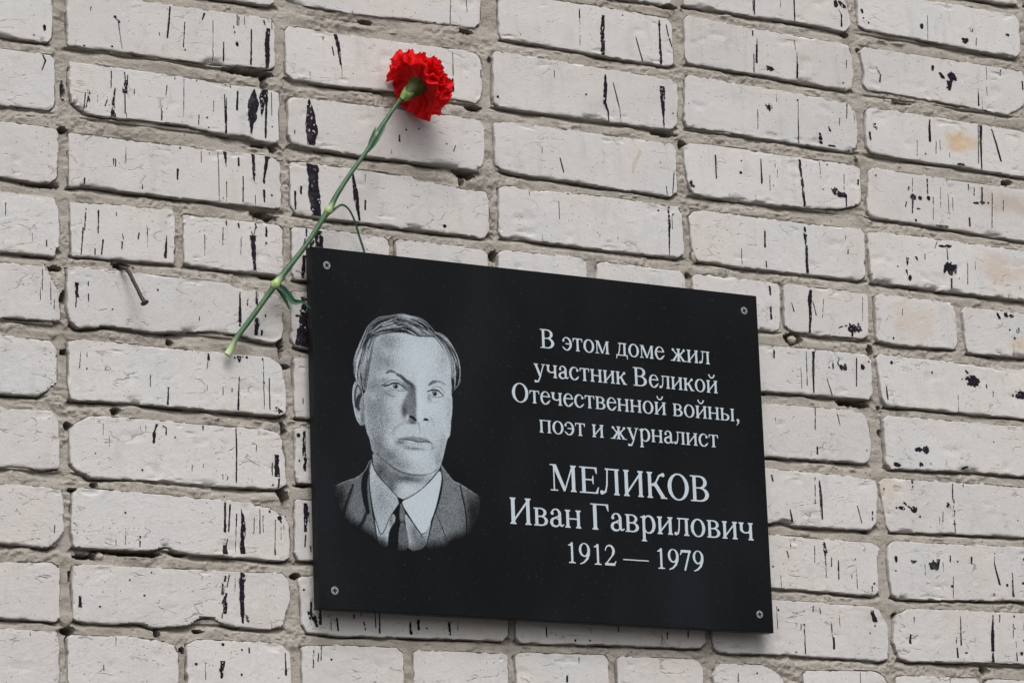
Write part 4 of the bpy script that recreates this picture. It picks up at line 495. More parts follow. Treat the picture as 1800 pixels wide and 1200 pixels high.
def tube(path, radii, n=12, cap=True, squash=None, jitter=0):
    """swept tube through 3D points; returns V, F"""
    P = [Vector(p) for p in path]; V = []; F = []
    up = Vector((0, -1, 0.01))
    for i, p in enumerate(P):
        t = (P[min(i+1, len(P)-1)]-P[max(i-1, 0)]).normalized()
        a = t.cross(up).normalized(); b = t.cross(a).normalized()
        for k in range(n):
            th = 2*math.pi*k/n; r = radii[i]*(1+jitter*math.sin(3*th+i))
            V.append(tuple(p+a*math.cos(th)*r+b*math.sin(th)*r*(squash or 1)))
    for i in range(len(P)-1):
        for k in range(n):
            F.append((i*n+k, i*n+(k+1) % n, (i+1)*n+(k+1) % n, (i+1)*n+k))
    if cap: F.append(tuple(range(n-1, -1, -1))); F.append(tuple((len(P)-1)*n+k for k in range(n)))
    return V, F
def smooth_path(pts, sub=6):
    """Catmull-Rom over tuples of any length"""
    A = np.array(pts, float); out = []
    for i in range(len(A)-1):
        p0 = A[max(i-1, 0)]; p1 = A[i]; p2 = A[i+1]; p3 = A[min(i+2, len(A)-1)]
        for k in range(sub):
            t = k/sub
            out.append(.5*((2*p1)+(-p0+p2)*t+(2*p0-5*p1+4*p2-p3)*t*t+(-p0+3*p1-3*p2+p3)*t**3))
    out.append(A[-1]); return np.array(out)

# ------------------------------------------------------------------ materials
def new_mat(name):
    mt = bpy.data.materials.new(name); mt.use_nodes = True; t = mt.node_tree
    return mt, t, t.nodes['Principled BSDF'], t.nodes['Material Output']
def nd(t, kind, **kw):
    n = t.nodes.new(kind)
    for k, v in kw.items():
        if k.startswith('i_'):
            key = k[2:]; key = int(key) if key.isdigit() else key.replace('_', ' ')
            n.inputs[key].default_value = v
        else: setattr(n, k, v)
    return n
def lk(t, a, b): t.links.new(a, b)
def noise(t, vec, scale, detail=3, rough=.55):
    n = nd(t, 'ShaderNodeTexNoise'); n.inputs['Scale'].default_value = scale; n.inputs['Detail'].default_value = detail
    n.inputs['Roughness'].default_value = rough; lk(t, vec, n.inputs['Vector']); return n.outputs['Fac']
def ramp(t, src, lo, hi):
    n = nd(t, 'ShaderNodeMapRange'); n.interpolation_type = 'SMOOTHSTEP'
    n.inputs['From Min'].default_value = lo; n.inputs['From Max'].default_value = hi; lk(t, src, n.inputs['Value']); return n.outputs[0]
def math_(t, op, a, b=None):
    n = nd(t, 'ShaderNodeMath', operation=op)
    for i, x in enumerate((a, b)):
        if x is None: continue
        if isinstance(x, (int, float)): n.inputs[i].default_value = x
        else: lk(t, x, n.inputs[i])
    return n.outputs[0]
def mixc(t, fac, a, b):
    n = nd(t, 'ShaderNodeMix', data_type='RGBA')
    if isinstance(fac, (int, float)): n.inputs[0].default_value = fac
    else: lk(t, fac, n.inputs[0])
    for i, x in ((6, a), (7, b)):
        if isinstance(x, tuple): n.inputs[i].default_value = (*x, 1)
        else: lk(t, x, n.inputs[i])
    return n.outputs[2]
def bump(t, h, dist, strength=1.0, nrm=None):
    n = nd(t, 'ShaderNodeBump'); n.inputs['Distance'].default_value = dist; n.inputs['Strength'].default_value = strength
    lk(t, h, n.inputs['Height'])
    if nrm is not None: lk(t, nrm, n.inputs['Normal'])
    return n.outputs[0]

def brick_material():
    mt, t, b, out = new_mat('white_brick')
    tc = nd(t, 'ShaderNodeTexCoord'); oi = nd(t, 'ShaderNodeObjectInfo')
    geo = nd(t, 'ShaderNodeNewGeometry')
    off = nd(t, 'ShaderNodeVectorMath', operation='SCALE'); off.inputs[0].default_value = (7, 3, 5); lk(t, oi.outputs['Random'], off.inputs['Scale'])
    ad = nd(t, 'ShaderNodeVectorMath', operation='ADD'); lk(t, tc.outputs['Object'], ad.inputs[0]); lk(t, off.outputs[0], ad.inputs[1])
    v = ad.outputs[0]
    big = noise(t, v, 9, 2); mid = noise(t, v, 45, 4, .6); fine = noise(t, v, 520, 3, .7); grit = noise(t, v, 1300, 2, .6)
    c = mixc(t, ramp(t, big, .35, .65), (.562, .534, .514), (.550, .550, .556))
    c = mixc(t, math_(t, 'MULTIPLY', ramp(t, oi.outputs['Random'], .1, .9), .55), c, (.590, .578, .566))
    wnz = nd(t, 'ShaderNodeTexWhiteNoise', noise_dimensions='1D'); lk(t, oi.outputs['Random'], wnz.inputs['W'])
    c = mixc(t, math_(t, 'MULTIPLY', wnz.outputs['Value'], .42), c, (.45, .435, .425))
    c = mixc(t, math_(t, 'MULTIPLY', ramp(t, mid, .48, .75), .26), c, (.44, .41, .385))
    gr_ = nd(t, 'ShaderNodeMapping'); gr_.inputs['Scale'].default_value = (1, 1, .22); lk(t, v, gr_.inputs['Vector'])
    c = mixc(t, math_(t, 'MULTIPLY', ramp(t, noise(t, gr_.outputs[0], 70, 3, .6), .52, .75), .28), c, (.36, .33, .30))
    c = mixc(t, math_(t, 'MULTIPLY', ramp(t, fine, .56, .74), .36), c, (.35, .32, .295))
    c = mixc(t, math_(t, 'MULTIPLY', ramp(t, noise(t, v, 14, 2), .35, .62), .35), c, (.600, .560, .530))
    # tiny dark pits
    vo = nd(t, 'ShaderNodeTexVoronoi'); vo.inputs['Scale'].default_value = 190; lk(t, v, vo.inputs['Vector'])
    wn = noise(t, v, 30, 2)
    pit = math_(t, 'MULTIPLY', math_(t, 'SUBTRACT', 1.0, ramp(t, vo.outputs['Distance'], .06, .17)), ramp(t, wn, .50, .58))
    c = mixc(t, math_(t, 'MULTIPLY', pit, .75), c, (.13, .11, .10))
    # hairline cracks and scuffs, running mostly along the brick
    mp = nd(t, 'ShaderNodeMapping'); mp.inputs['Scale'].default_value = (.55, 1, 1.5); lk(t, v, mp.inputs['Vector'])
    wv = nd(t, 'ShaderNodeTexNoise'); wv.inputs['Scale'].default_value = 60; wv.inputs['Detail'].default_value = 3; lk(t, mp.outputs[0], wv.inputs['Vector'])
    wm = nd(t, 'ShaderNodeVectorMath', operation='MULTIPLY_ADD'); lk(t, wv.outputs['Color'], wm.inputs[0]); wm.inputs[1].default_value = (.03, .0, .03); lk(t, mp.outputs[0], wm.inputs[2])
    cr = nd(t, 'ShaderNodeTexVoronoi', feature='DISTANCE_TO_EDGE'); cr.inputs['Scale'].default_value = 42; lk(t, wm.outputs[0], cr.inputs['Vector'])
    line = math_(t, 'SUBTRACT', 1.0, ramp(t, cr.outputs['Distance'], .008, .035))
    msk = math_(t, 'MULTIPLY', ramp(t, noise(t, v, 26, 3), .50, .60), ramp(t, noise(t, v, 110, 2), .45, .55))
    # older, more crazed bricks sit low on the wall
    px = nd(t, 'ShaderNodeSeparateXYZ'); lk(t, geo.outputs['Position'], px.inputs[0])
    low = ramp(t, px.outputs['Z'], 2.85, 2.25)
    crk = math_(t, 'MULTIPLY', math_(t, 'MULTIPLY', line, msk), math_(t, 'MULTIPLY_ADD', low, .5))
    t.nodes[-1].inputs[2].default_value = .14
    c = mixc(t, math_(t, 'MULTIPLY', crk, .50), c, (.24, .20, .17))
    # rust-coloured and brownish stains near the right edge
    def stain(c, x, z, rx, rz, col, amt):
        dx = math_(t, 'DIVIDE', math_(t, 'SUBTRACT', px.outputs['X'], x), rx); dz = math_(t, 'DIVIDE', math_(t, 'SUBTRACT', px.outputs['Z'], z), rz)
        d = math_(t, 'ADD', math_(t, 'POWER', dx, 2.0), math_(t, 'POWER', dz, 2.0))
        d = math_(t, 'ADD', d, math_(t, 'MULTIPLY', math_(t, 'SUBTRACT', mid, .5), 4.0))
        return mixc(t, math_(t, 'MULTIPLY', math_(t, 'SUBTRACT', 1.0, ramp(t, d, -.1, 1.4)), amt), c, col)
    for s in STAINS: c = stain(c, s[0]/1000, (s[1]+GROUND_DROP)/1000, s[2]/1000, s[3]/1000, s[4], s[5])
    # grime held in the broken arrises, mortar smears on the returns of the brick
    oy = nd(t, 'ShaderNodeSeparateXYZ'); lk(t, tc.outputs['Object'], oy.inputs[0])
    gz = ramp(t, math_(t, 'ADD', oy.outputs['Y'], math_(t, 'MULTIPLY', math_(t, 'SUBTRACT', mid, .5), .0012)), .0008, .0018)
    c = mixc(t, math_(t, 'MULTIPLY', gz, .48), c, (.34, .315, .29))
    sm = ramp(t, math_(t, 'ADD', oy.outputs['Y'], math_(t, 'MULTIPLY', math_(t, 'SUBTRACT', mid, .5), .006)), .0028, .0085)
    c = mixc(t, math_(t, 'MULTIPLY', sm, .65), c, (.33, .29, .25))
    lk(t, c, b.inputs['Base Color']); b.inputs['Roughness'].default_value = .88; b.inputs['Specular IOR Level'].default_value = .25
    rip = noise(t, v, 150, 4, .65)
    h = math_(t, 'ADD', math_(t, 'MULTIPLY', fine, .6), math_(t, 'MULTIPLY', grit, .35))
    n1 = bump(t, math_(t, 'MULTIPLY', rip, math_(t, 'ADD', math_(t, 'MULTIPLY', low, .6), .75)), .0011, .6); n2 = bump(t, h, .0008, .9, n1)
    h3 = math_(t, 'ADD', math_(t, 'MULTIPLY', crk, -1.0), math_(t, 'MULTIPLY', pit, -.8)); n3 = bump(t, h3, .0008, .9, n2)
    lk(t, n3, b.inputs['Normal']); return mt

def mortar_material():
    mt, t, b, out = new_mat('grey_mortar')
    tc = nd(t, 'ShaderNodeTexCoord'); v = tc.outputs['Object']
    big = noise(t, v, 7, 3); mid = noise(t, v, 60, 4, .6); fine = noise(t, v, 650, 3, .7)
    c = mixc(t, ramp(t, big, .35, .65), (.390, .355, .310), (.430, .398, .355))
    c = mixc(t, math_(t, 'MULTIPLY', ramp(t, mid, .45, .75), .4), c, (.29, .255, .215))
    c = mixc(t, math_(t, 'MULTIPLY', ramp(t, fine, .58, .75), .45), c, (.19, .165, .14))
    vo = nd(t, 'ShaderNodeTexVoronoi'); vo.inputs['Scale'].default_value = 120; lk(t, v, vo.inputs['Vector'])
    sp = math_(t, 'MULTIPLY', math_(t, 'SUBTRACT', 1.0, ramp(t, vo.outputs['Distance'], .08, .2)), ramp(t, noise(t, v, 25, 2), .52, .6))
    c = mixc(t, math_(t, 'MULTIPLY', ramp(t, noise(t, v, 20, 3), .52, .72), .5), c, (.245, .215, .185))
    c = mixc(t, math_(t, 'MULTIPLY', sp, .8), c, (.07, .06, .055))
    lk(t, c, b.inputs['Base Color']); b.inputs['Roughness'].default_value = .95; b.inputs['Specular IOR Level'].default_value = .15
    n1 = bump(t, noise(t, v, 340, 4, .7), .0018, 1.0); n2 = bump(t, fine, .0012, 1.0, n1); lk(t, n2, b.inputs['Normal']); return mt

def paint_material():
    mt, t, b, out = new_mat('black_paint')
    tc = nd(t, 'ShaderNodeTexCoord'); n = noise(t, tc.outputs['Object'], 400, 3)
    fade = math_(t, 'MULTIPLY', ramp(t, noise(t, tc.outputs['Object'], 38, 3), .54, .70), .35)
    lk(t, mixc(t, fade, mixc(t, ramp(t, n, .35, .7), (.007, .005, .010), (.020, .016, .025)), (.12, .108, .11)), b.inputs['Base Color'])
    b.inputs['Roughness'].default_value = .7; b.inputs['Specular IOR Level'].default_value = .12; return mt

def granite_nodes(t, v):
    sp = nd(t, 'ShaderNodeTexVoronoi'); sp.inputs['Scale'].default_value = 520; lk(t, v, sp.inputs['Vector'])
    sel = ramp(t, noise(t, v, 260, 2), .58, .66)
    f = math_(t, 'MULTIPLY', math_(t, 'SUBTRACT', 1.0, ramp(t, sp.outputs['Distance'], .12, .32)), sel)
    big = noise(t, v, 11, 4, .55)
    c = mixc(t, big, (.0026, .0029, .0035), (.0046, .0054, .0062))
    c = mixc(t, math_(t, 'MULTIPLY', f, .55), c, (.09, .105, .10))
    return c, big
def granite_material():
    mt, t, b, out = new_mat('black_granite')
    tc = nd(t, 'ShaderNodeTexCoord'); v = tc.outputs['Object']
    c, big = granite_nodes(t, v)
    sm = nd(t, 'ShaderNodeMapping'); sm.inputs['Scale'].default_value = (1, 1, .55); lk(t, v, sm.inputs['Vector'])
    sheen_film = ramp(t, noise(t, sm.outputs[0], 9, 2, .5), .30, .85)       # smudges and bluish sky reflection, painted into the colour as one film
    c = mixc(t, math_(t, 'MULTIPLY', sheen_film, .13), c, (.038, .050, .068))
    lk(t, c, b.inputs['Base Color'])
    lk(t, math_(t, 'MULTIPLY_ADD', sheen_film, .2), b.inputs['Roughness']); t.nodes[-1].inputs[2].default_value = .30
    b.inputs['Specular IOR Level'].default_value = .12; return mt
def etched_material(use_attr):
    mt, t, b, out = new_mat('etched_granite_portrait' if use_attr else 'etched_granite')
    tc = nd(t, 'ShaderNodeTexCoord'); v = tc.outputs['Object']
    n = noise(t, v, 900, 2)
    e = mixc(t, ramp(t, n, .3, .7), (.42, .475, .525), (.52, .585, .64))
    if use_attr:
        at = nd(t, 'ShaderNodeAttribute'); at.attribute_name = 'etch'
        g, _ = granite_nodes(t, v); e = mixc(t, at.outputs['Fac'], g, e)
        lk(t, math_(t, 'MULTIPLY_ADD', ramp(t, at.outputs['Fac'], 0, .3), .6), b.inputs['Roughness']); t.nodes[-1].inputs[2].default_value = .25
    else: b.inputs['Roughness'].default_value = .85
    b.inputs['Specular IOR Level'].default_value = .12
    lk(t, e, b.inputs['Base Color']); return mt
def simple_mat(name, c1, c2, scale, rough=.6, spec=.5, metal=0, bmp=0.0, stretch=None):
    mt, t, b, out = new_mat(name)
    tc = nd(t, 'ShaderNodeTexCoord'); v = tc.outputs['Object']
    if stretch:
        mp = nd(t, 'ShaderNodeMapping'); mp.inputs['Scale'].default_value = stretch; lk(t, v, mp.inputs['Vector']); v = mp.outputs[0]
    n = noise(t, v, scale, 4, .6); lk(t, mixc(t, ramp(t, n, .3, .7), c1, c2), b.inputs['Base Color'])
    b.inputs['Roughness'].default_value = rough; b.inputs['Specular IOR Level'].default_value = spec; b.inputs['Metallic'].default_value = metal
    if bmp: lk(t, bump(t, n, bmp, .8), b.inputs['Normal'])
    return mt
def petal_material():
    mt, t, b, out = new_mat('red_petal')
    tc = nd(t, 'ShaderNodeTexCoord'); n = noise(t, tc.outputs['Object'], 160, 3)
    c = mixc(t, ramp(t, n, .3, .7), (.80, .008, .016), (.92, .028, .034))
    lk(t, c, b.inputs['Base Color']); b.inputs['Roughness'].default_value = .6; b.inputs['Specular IOR Level'].default_value = .25
    tr = nd(t, 'ShaderNodeBsdfTranslucent'); lk(t, c, tr.inputs['Color'])
    mx = nd(t, 'ShaderNodeMixShader'); mx.inputs[0].default_value = .45
    lk(t, b.outputs[0], mx.inputs[1]); lk(t, tr.outputs[0], mx.inputs[2]); lk(t, mx.outputs[0], out.inputs['Surface'])
    lk(t, bump(t, noise(t, tc.outputs['Object'], 420, 2), .0004, .6), b.inputs['Normal']); return mt

M_BRICK = brick_material(); M_MORTAR = mortar_material(); M_PAINT = paint_material(); M_GRAN = granite_material()
M_ETCH = etched_material(False); M_PORT = etched_material(True); M_PETAL = petal_material()
M_STEM = simple_mat('green_stem', (.030, .082, .038), (.055, .125, .055), 120, .45, .4, 0, .0002, (1, 1, .2))
_t = M_STEM.node_tree; _b = _t.nodes['Principled BSDF']; _src = _b.inputs['Base Color'].links[0].from_socket
_a = nd(_t, 'ShaderNodeAttribute'); _a.attribute_name = 'etch'; lk(_t, mixc(_t, _a.outputs['Fac'], _src, (.46, .56, .30)), _b.inputs['Base Color'])
M_NODE = simple_mat('pale_node', (.26, .38, .10), (.46, .56, .26), 260, .5, .35)
M_CUT = simple_mat('cut_end', (.40, .52, .20), (.55, .62, .32), 500, .6, .3)
M_LEAF = simple_mat('blue_green_leaf', (.022, .080, .050), (.045, .120, .070), 150, .5, .4, 0, .0003, (1, 1, .2))
M_CALYX = simple_mat('calyx_green', (.035, .075, .018), (.075, .110, .030), 90, .5, .35)
M_CALTIP = simple_mat('pale_calyx_scale', (.14, .25, .06), (.24, .35, .11), 200, .5, .35)
M_NAIL = simple_mat('rusty_iron', (.020, .014, .016), (.060, .036, .030), 700, .55, .5, .35, .0003)
M_STEEL = simple_mat('zinc_screw', (.20, .21, .21), (.30, .31, .31), 500, .6, .4, .2, .0001)
M_DARK = simple_mat('dark_recess', (.006, .006, .006), (.015, .014, .013), 400, .8, .2)
M_STONE = simple_mat('mortar_crumb', (.33, .285, .235), (.44, .40, .34), 300, .95, .15, 0, .0010)
M_TAN = simple_mat('tan_smear', (.44, .385, .32), (.52, .47, .40), 500, .95, .1)
M_GROUND = simple_mat('asphalt', (.06, .058, .055), (.10, .095, .09), 30, .95, .2, 0, .003)

# ------------------------------------------------------------------ ground
g = mesh_obj('ground', [(-60000, 200, -GROUND_DROP), (60000, 200, -GROUND_DROP), (60000, -80000, -GROUND_DROP), (-60000, -80000, -GROUND_DROP)], [(3, 2, 1, 0)], M_GROUND, smooth=False)
g['kind'] = 'structure'

# ------------------------------------------------------------------ the wall
WALL = empty('brick_wall', (860, 0, -GROUND_DROP), 'wall of white painted bricks with recessed grey mortar and black paint drips', 'wall')
def chaikin(p, it=1, cut=5.0):
    p = np.array(p, float)
    for _ in range(it):
        q = np.roll(p, -1, 0); L = np.hypot(*(q-p).T)[:, None]
        c = np.minimum(.25, cut/np.maximum(L, 1e-6))
        p = np.stack([p+(q-p)*c, q-(q-p)*c], 1).reshape(-1, 2)
    return p
def resample(p, step):
    q = np.r_[p, p[:1]]; L = np.r_[0, np.cumsum(np.hypot(*np.diff(q, axis=0).T))]
    s = np.linspace(0, L[-1], max(8, int(L[-1]/step)), endpoint=False)
    return np.c_[np.interp(s, L, q[:, 0]), np.interp(s, L, q[:, 1])]
def sdf(px, py, poly):
    """signed distance (+ inside) and closest point, arrays flat"""
    A = poly; Bp = np.roll(poly, -1, 0)
    best = np.full(px.shape, 1e9); cx = np.zeros(px.shape); cy = np.zeros(px.shape); ins = np.zeros(px.shape, bool)
    for (ax, ay), (bx, by) in zip(A, Bp):
        ex = bx-ax; ey = by-ay; wx = px-ax; wy = py-ay
        tt = np.clip((wx*ex+wy*ey)/(ex*ex+ey*ey+1e-9), 0, 1)
        dx = wx-tt*ex; dy = wy-tt*ey; dd = dx*dx+dy*dy
        mk = dd < best; best[mk] = dd[mk]; cx[mk] = (ax+tt*ex)[mk]; cy[mk] = (ay+tt*ey)[mk]
        if ay != by:
            c = (ay > py) != (by > py); ins ^= c & (px < ex*(py-ay)/(by-ay)+ax)
    d = np.sqrt(best); return np.where(ins, d, -d), cx, cy

def lines_1d(a, b, edge, fine, coarse):
    if b-a <= 2*edge: return np.linspace(a, b, int((b-a)/fine)+2)
    n = max(1, int(round((b-a-2*edge)/coarse)))
    return np.unique(np.r_[np.arange(a, a+edge, fine), np.linspace(a+edge, b-edge, n+1), b-np.arange(0, edge, fine)[::-1]])

allb = {(c, gg): p for c, gg, p in BRICKS}
DZ = (120, 1640, -800, 240)                 # detailed zone, mm
def auto_brick(u0, u1, v0, v1):
    return [(u0, v1-2), (u0+2, v1), (u1-2, v1), (u1, v1-2), (u1, v0+2), (u1-2, v0), (u0+2, v0), (u0, v0+2)]
for gr in range(-6, 15):
    vc = -37-75.7*gr
    for c in range(-4, 11):
        halves = gr % 6 == 3
        for h in ((0, .5) if halves else (0,)):
            if (c, gr+h) in allb: continue
            if (c, float(gr+h)) in allb: continue
            u0 = c*260+6+(130 if h else 0); u1 = u0+(118 if halves else 248)
            j = RNG.uniform(-2, 2, 4)
            allb[(c, gr+h)] = auto_brick(u0+j[0], u1+j[1], vc-32.5+j[2], vc+32.5+j[3])

FINE = []; far_V = []; far_F = []
POLYS = []
bi = 0
for (c, gr), p in sorted(allb.items(), key=lambda k: (k[0][1], k[0][0])):
    bi += 1
    base = np.array(p, float)
    lo = base.min(0); hi = base.max(0)
    if hi[0] < DZ[0] or lo[0] > DZ[1] or hi[1] < DZ[2] or lo[1] > DZ[3]:
        # plain bevelled brick, far outside the view
        o = len(far_V); e = 3
        for (x0, x1, y0, y1, z) in ((lo[0], hi[0], lo[1], hi[1], 24), (lo[0], hi[0], lo[1], hi[1], e), (lo[0]+e, hi[0]-e, lo[1]+e, hi[1]-e, 0)):
            far_V += [(x0, z, y0), (x1, z, y0), (x1, z, y1), (x0, z, y1)]
        for r in (0, 4):
            for k in range(4): far_F.append((o+r+k, o+r+(k+1) % 4, o+r+4+(k+1) % 4, o+r+4+k))
        far_F.append((o+8, o+9, o+10, o+11)); continue
    ch = chaikin(base, 1, 1.0); POLYS.append(ch)
    out = resample(ch, 1.7)
    nx = out-out.mean(0)
    d1 = fbm(out[:, 0]/7+bi*31, out[:, 1]/7, 5, 3)
    T = np.roll(out, -1, 0)-np.roll(out, 1, 0); T /= np.maximum(np.hypot(*T.T)[:, None], 1e-6); N = np.c_[T[:, 1], -T[:, 0]]
    d2 = fbm(out[:, 0]/2.2+bi*13, out[:, 1]/2.2, 6, 2)
    out = out+N*(d1*1.2+d2*.7)[:, None]
    xs = lines_1d(lo[0]-3.6, hi[0]+3.6, 17, 1.0, 3.2); ys = lines_1d(lo[1]-3.6, hi[1]+3.6, 15, 1.0, 3.0)
    X, Y = np.meshgrid(xs, ys); sh = X.shape; x = X.ravel(); y = Y.ravel()
    d, cx, cy = sdf(x, y, out)
    cen = (lo+hi)/2
    bottomness = sstep(.2, .9, (cy-y)/(-np.maximum(np.hypot(x-cx, y-cy), 1e-3)))   # 1 when nearest edge lies below
    rn = fbm(x/22+bi*7, y/22+bi*3, 9, 2)
    r = .4+2.2*bottomness*(fbm(x/12+bi*9, y/30, 15, 2)+.45).clip(.05)+.8*(rn+.4).clip(0)+7*sstep(.38, .66, fbm(x/34+bi*5, y/20, 21, 2))*(.4+.6*bottomness)
    q = np.clip(1-d/r, 0, 1)
    z = r*.75*(1-np.sqrt(np.maximum(1-q*q, 0)))
    z = z+q*(fbm(x/3.0, y/2.6, 33+bi, 3)*2.6)*sstep(.9, 3.4, r)+q*fbm(x/2.0, y/2.0, 3, 2)*.55
    z = z+.55*fbm(x/70, y/50, 41+bi, 2)+.20*fbm(x/9, y/7, 51, 2)*sstep(0, 6, d)+.10*fbm(x/2.6, y/2.6, 52, 2)
    # shallow spalls on the face, crisp at the rim
    sp = fbm(x/26+bi*11, y/15, 61, 3); z = z+.9*sstep(.50, .58, sp)*sstep(0, 4, d)
    off = RNG.uniform(-1.2, 1.2); tl = RNG.uniform(-.45, .45, 2)
    z = z+off+tl[0]*(x-cen[0])/125+tl[1]*(y-cen[1])/32*.8; org = (cen[0], off, cen[1])
    outm = d < 0
    x = np.where(outm, cx, x); y = np.where(outm, cy, y)
    z = np.where(outm, z+np.minimum(-d, 3.2)*8, z)
    I = np.arange(x.size).reshape(sh)
    Q = np.stack([I[:-1, :-1], I[:-1, 1:], I[1:, 1:], I[1:, :-1]], -1).reshape(-1, 4)
    Q = Q[(d[Q] > -3.3).any(1)]
    used = np.unique(Q); rm = np.full(x.size, -1); rm[used] = np.arange(used.size)
    V = np.c_[x, z, y][used]
    ob = mesh_obj('brick', V, rm[Q], M_BRICK, WALL, org, sharp=30)
    FINE.append((ob, org, xs, ys, np.where(outm, 9, z).reshape(sh), d.reshape(sh), lo, hi, out))
ob = mesh_obj('far_brickwork', far_V, far_F, M_BRICK, WALL, (0, 0, 0), smooth=False); ob['kind'] = 'stuff'

# mortar: one continuous bed, recessed under each course and nearly flush on top of the next
st = 1.25
gx = np.arange(DZ[0]-20, DZ[1]+20, st); gy = np.arange(DZ[2]-20, DZ[3]+20, st)
GX, GY = np.meshgrid(gx, gy); shp = GX.shape
dA = np.full(shp, 40.); dB = np.full(shp, 40.); dL = np.full(shp, 40.); dI = np.full(shp, -40.)
for pl_ in POLYS:
    lo = pl_.min(0)-16; hi = pl_.max(0)+16
    i0, i1 = np.searchsorted(gx, (lo[0], hi[0])); j0, j1 = np.searchsorted(gy, (lo[1], hi[1]))
    if i1 <= i0 or j1 <= j0: continue
    sub = (slice(j0, j1), slice(i0, i1)); x = GX[sub].ravel(); y = GY[sub].ravel()
    inn = (x > lo[0]+26) & (x < hi[0]-26) & (y > lo[1]+34) & (y < hi[1]-34)
    d = np.full(x.shape, 30.); cx = x.copy(); cy = y.copy()
    a_, b_, c_ = sdf(x[~inn], y[~inn], pl_); d[~inn] = a_; cx[~inn] = b_; cy[~inn] = c_
    s2 = (j1-j0, i1-i0); d = d.reshape(s2); vx = (cx-x).reshape(s2); vy = (cy-y).reshape(s2)
    dI[sub] = np.maximum(dI[sub], d); o_ = -d; vert = (np.abs(vy) > np.abs(vx)) & (d < 0)
    for arr, mk in ((dA, vert & (vy > 0)), (dB, vert & (vy < 0)), (dL, (~vert) & (d < 0))):
        s_ = arr[sub]; s_[mk] = np.minimum(s_[mk], o_[mk])
inside = dI > 0
tt = dA/(dA+dB+1e-6); kh = np.clip((36-(dA+dB))/14, 0, 1)
n12 = fbm(GX/26, GY/10, 71, 3); n4 = fbm(GX/5, GY/4, 72, 3); n40 = fbm(GX/60, GY/25, 73, 2); n2 = fbm(GX/2.4, GY/2.4, 75, 2)
rh = 8.6-6.8*sstep(.0, .50+.35*n12, tt)+2.0*n40
rv = 2.4+2.0*n40
lump_ = np.abs(fbm(GX/13, GY/8, 76, 3))
rough_ = sstep(-.15, .35, fbm(GX/75, GY/40, 78, 2))
rec = rv*(1-kh)+rh*kh+1.5*n12*(1-.4*kh)+(.35+1.5*rough_)*n4+(.18+.5*rough_)*n2-2.9*lump_*rough_+.8
rec = rec-3.0*sstep(.25, .6, fbm(GX/18, GY/9, 81, 3))*kh*sstep(.15, .5, tt)          # squeezed lips of mortar
gap = fbm(GX/30, GY/12, 77, 2)
rec = rec+9*(1-sstep(.3, 1.9, dA))*sstep(-.05, .25, gap)
rec = rec+9*(1-sstep(.2, 1.6, dL))*sstep(.0, .3, fbm(GX/12, GY/20, 79, 2))
for (u, v, rx, ry) in VOIDS:
    i0, i1 = np.searchsorted(gx, (u-rx*2-4, u+rx*2+4)); j0, j1 = np.searchsorted(gy, (v-ry*2-4, v+ry*2+4)); sub = (slice(j0, j1), slice(i0, i1))
    e = np.sqrt(((GX[sub]-u)/(rx*1.15))**2+((GY[sub]-v)/(ry*1.15))**2)+.55*n4[sub]+.55*n12[sub]+.2*n2[sub]
    rec[sub] += 55*(1-sstep(.85, 1.10, e))
rec = np.clip(rec, .6, 62)
rec = np.where(inside, np.maximum(rec, 5+dI), rec)
I = np.arange(GX.size).reshape(shp)
Q = np.stack([I[:-1, :-1], I[:-1, 1:], I[1:, 1:], I[1:, :-1]], -1).reshape(-1, 4)
Q = Q[(dI.ravel()[Q] < 4.5).any(1)]
used = np.unique(Q); rm = np.full(GX.size, -1); rm[used] = np.arange(used.size)
mesh_obj('mortar', np.c_[GX.ravel(), rec.ravel(), GY.ravel()][used], rm[Q], M_MORTAR, WALL, (0, 0, 0), sharp=50)
# mortar sheet behind everything, down to the ground
ms = [(-3000, 0), (4600, 0), (4600, 0), (-3000, 0)]
hx0, hx1, hz0, hz1 = DZ[0]-10, DZ[1]+10, DZ[2]-10, DZ[3]+10
Vs = []; Fs = []
for (x0, x1, z0, z1, dep) in ((-3000, 4600, -GROUND_DROP, hz0, 9), (-3000, 4600, hz1, 2200, 9), (-3000, hx0, hz0, hz1, 9), (hx1, 4600, hz0, hz1, 9), (hx0, hx1, hz0, hz1, 70)):
    o = len(Vs); Vs += [(x0, dep, z0), (x1, dep, z0), (x1, dep, z1), (x0, dep, z1)]; Fs.append((o, o+1, o+2, o+3))
mesh_obj('mortar_backing', Vs, Fs, M_MORTAR, WALL, (0, 0, 0), smooth=False)
# crumbs of mortar and stone caught in the gaps
def lump(name, cx, cy, cz, r, mat, parent, seed, sx=1, sz=1):
    V = []; F = []; nu, nv = 14, 9
    for j in range(nv+1):
        th = math.pi*j/nv
        for i in range(nu):
            ph = 2*math.pi*i/nu
            k = 1+.28*float(vn(np.array(math.cos(ph)*1.6+seed), np.array(math.sin(ph)*1.6+th*1.7), seed))
            V.append((cx+r*k*sx*math.sin(th)*math.cos(ph), cy+r*k*.8*math.sin(th)*math.sin(ph), cz+r*k*sz*math.cos(th)))
    for j in range(nv):
        for i in range(nu): F.append((j*nu+i, j*nu+(i+1) % nu, (j+1)*nu+(i+1) % nu, (j+1)*nu+i))
    return mesh_obj(name, V, F, mat, parent, (cx, cy, cz))
for k, (u, v, r, sx, sz) in enumerate(CRUMBS): lump('mortar_crumb', u, 5.5, v, r, M_STONE, WALL, k+3, sx, sz)

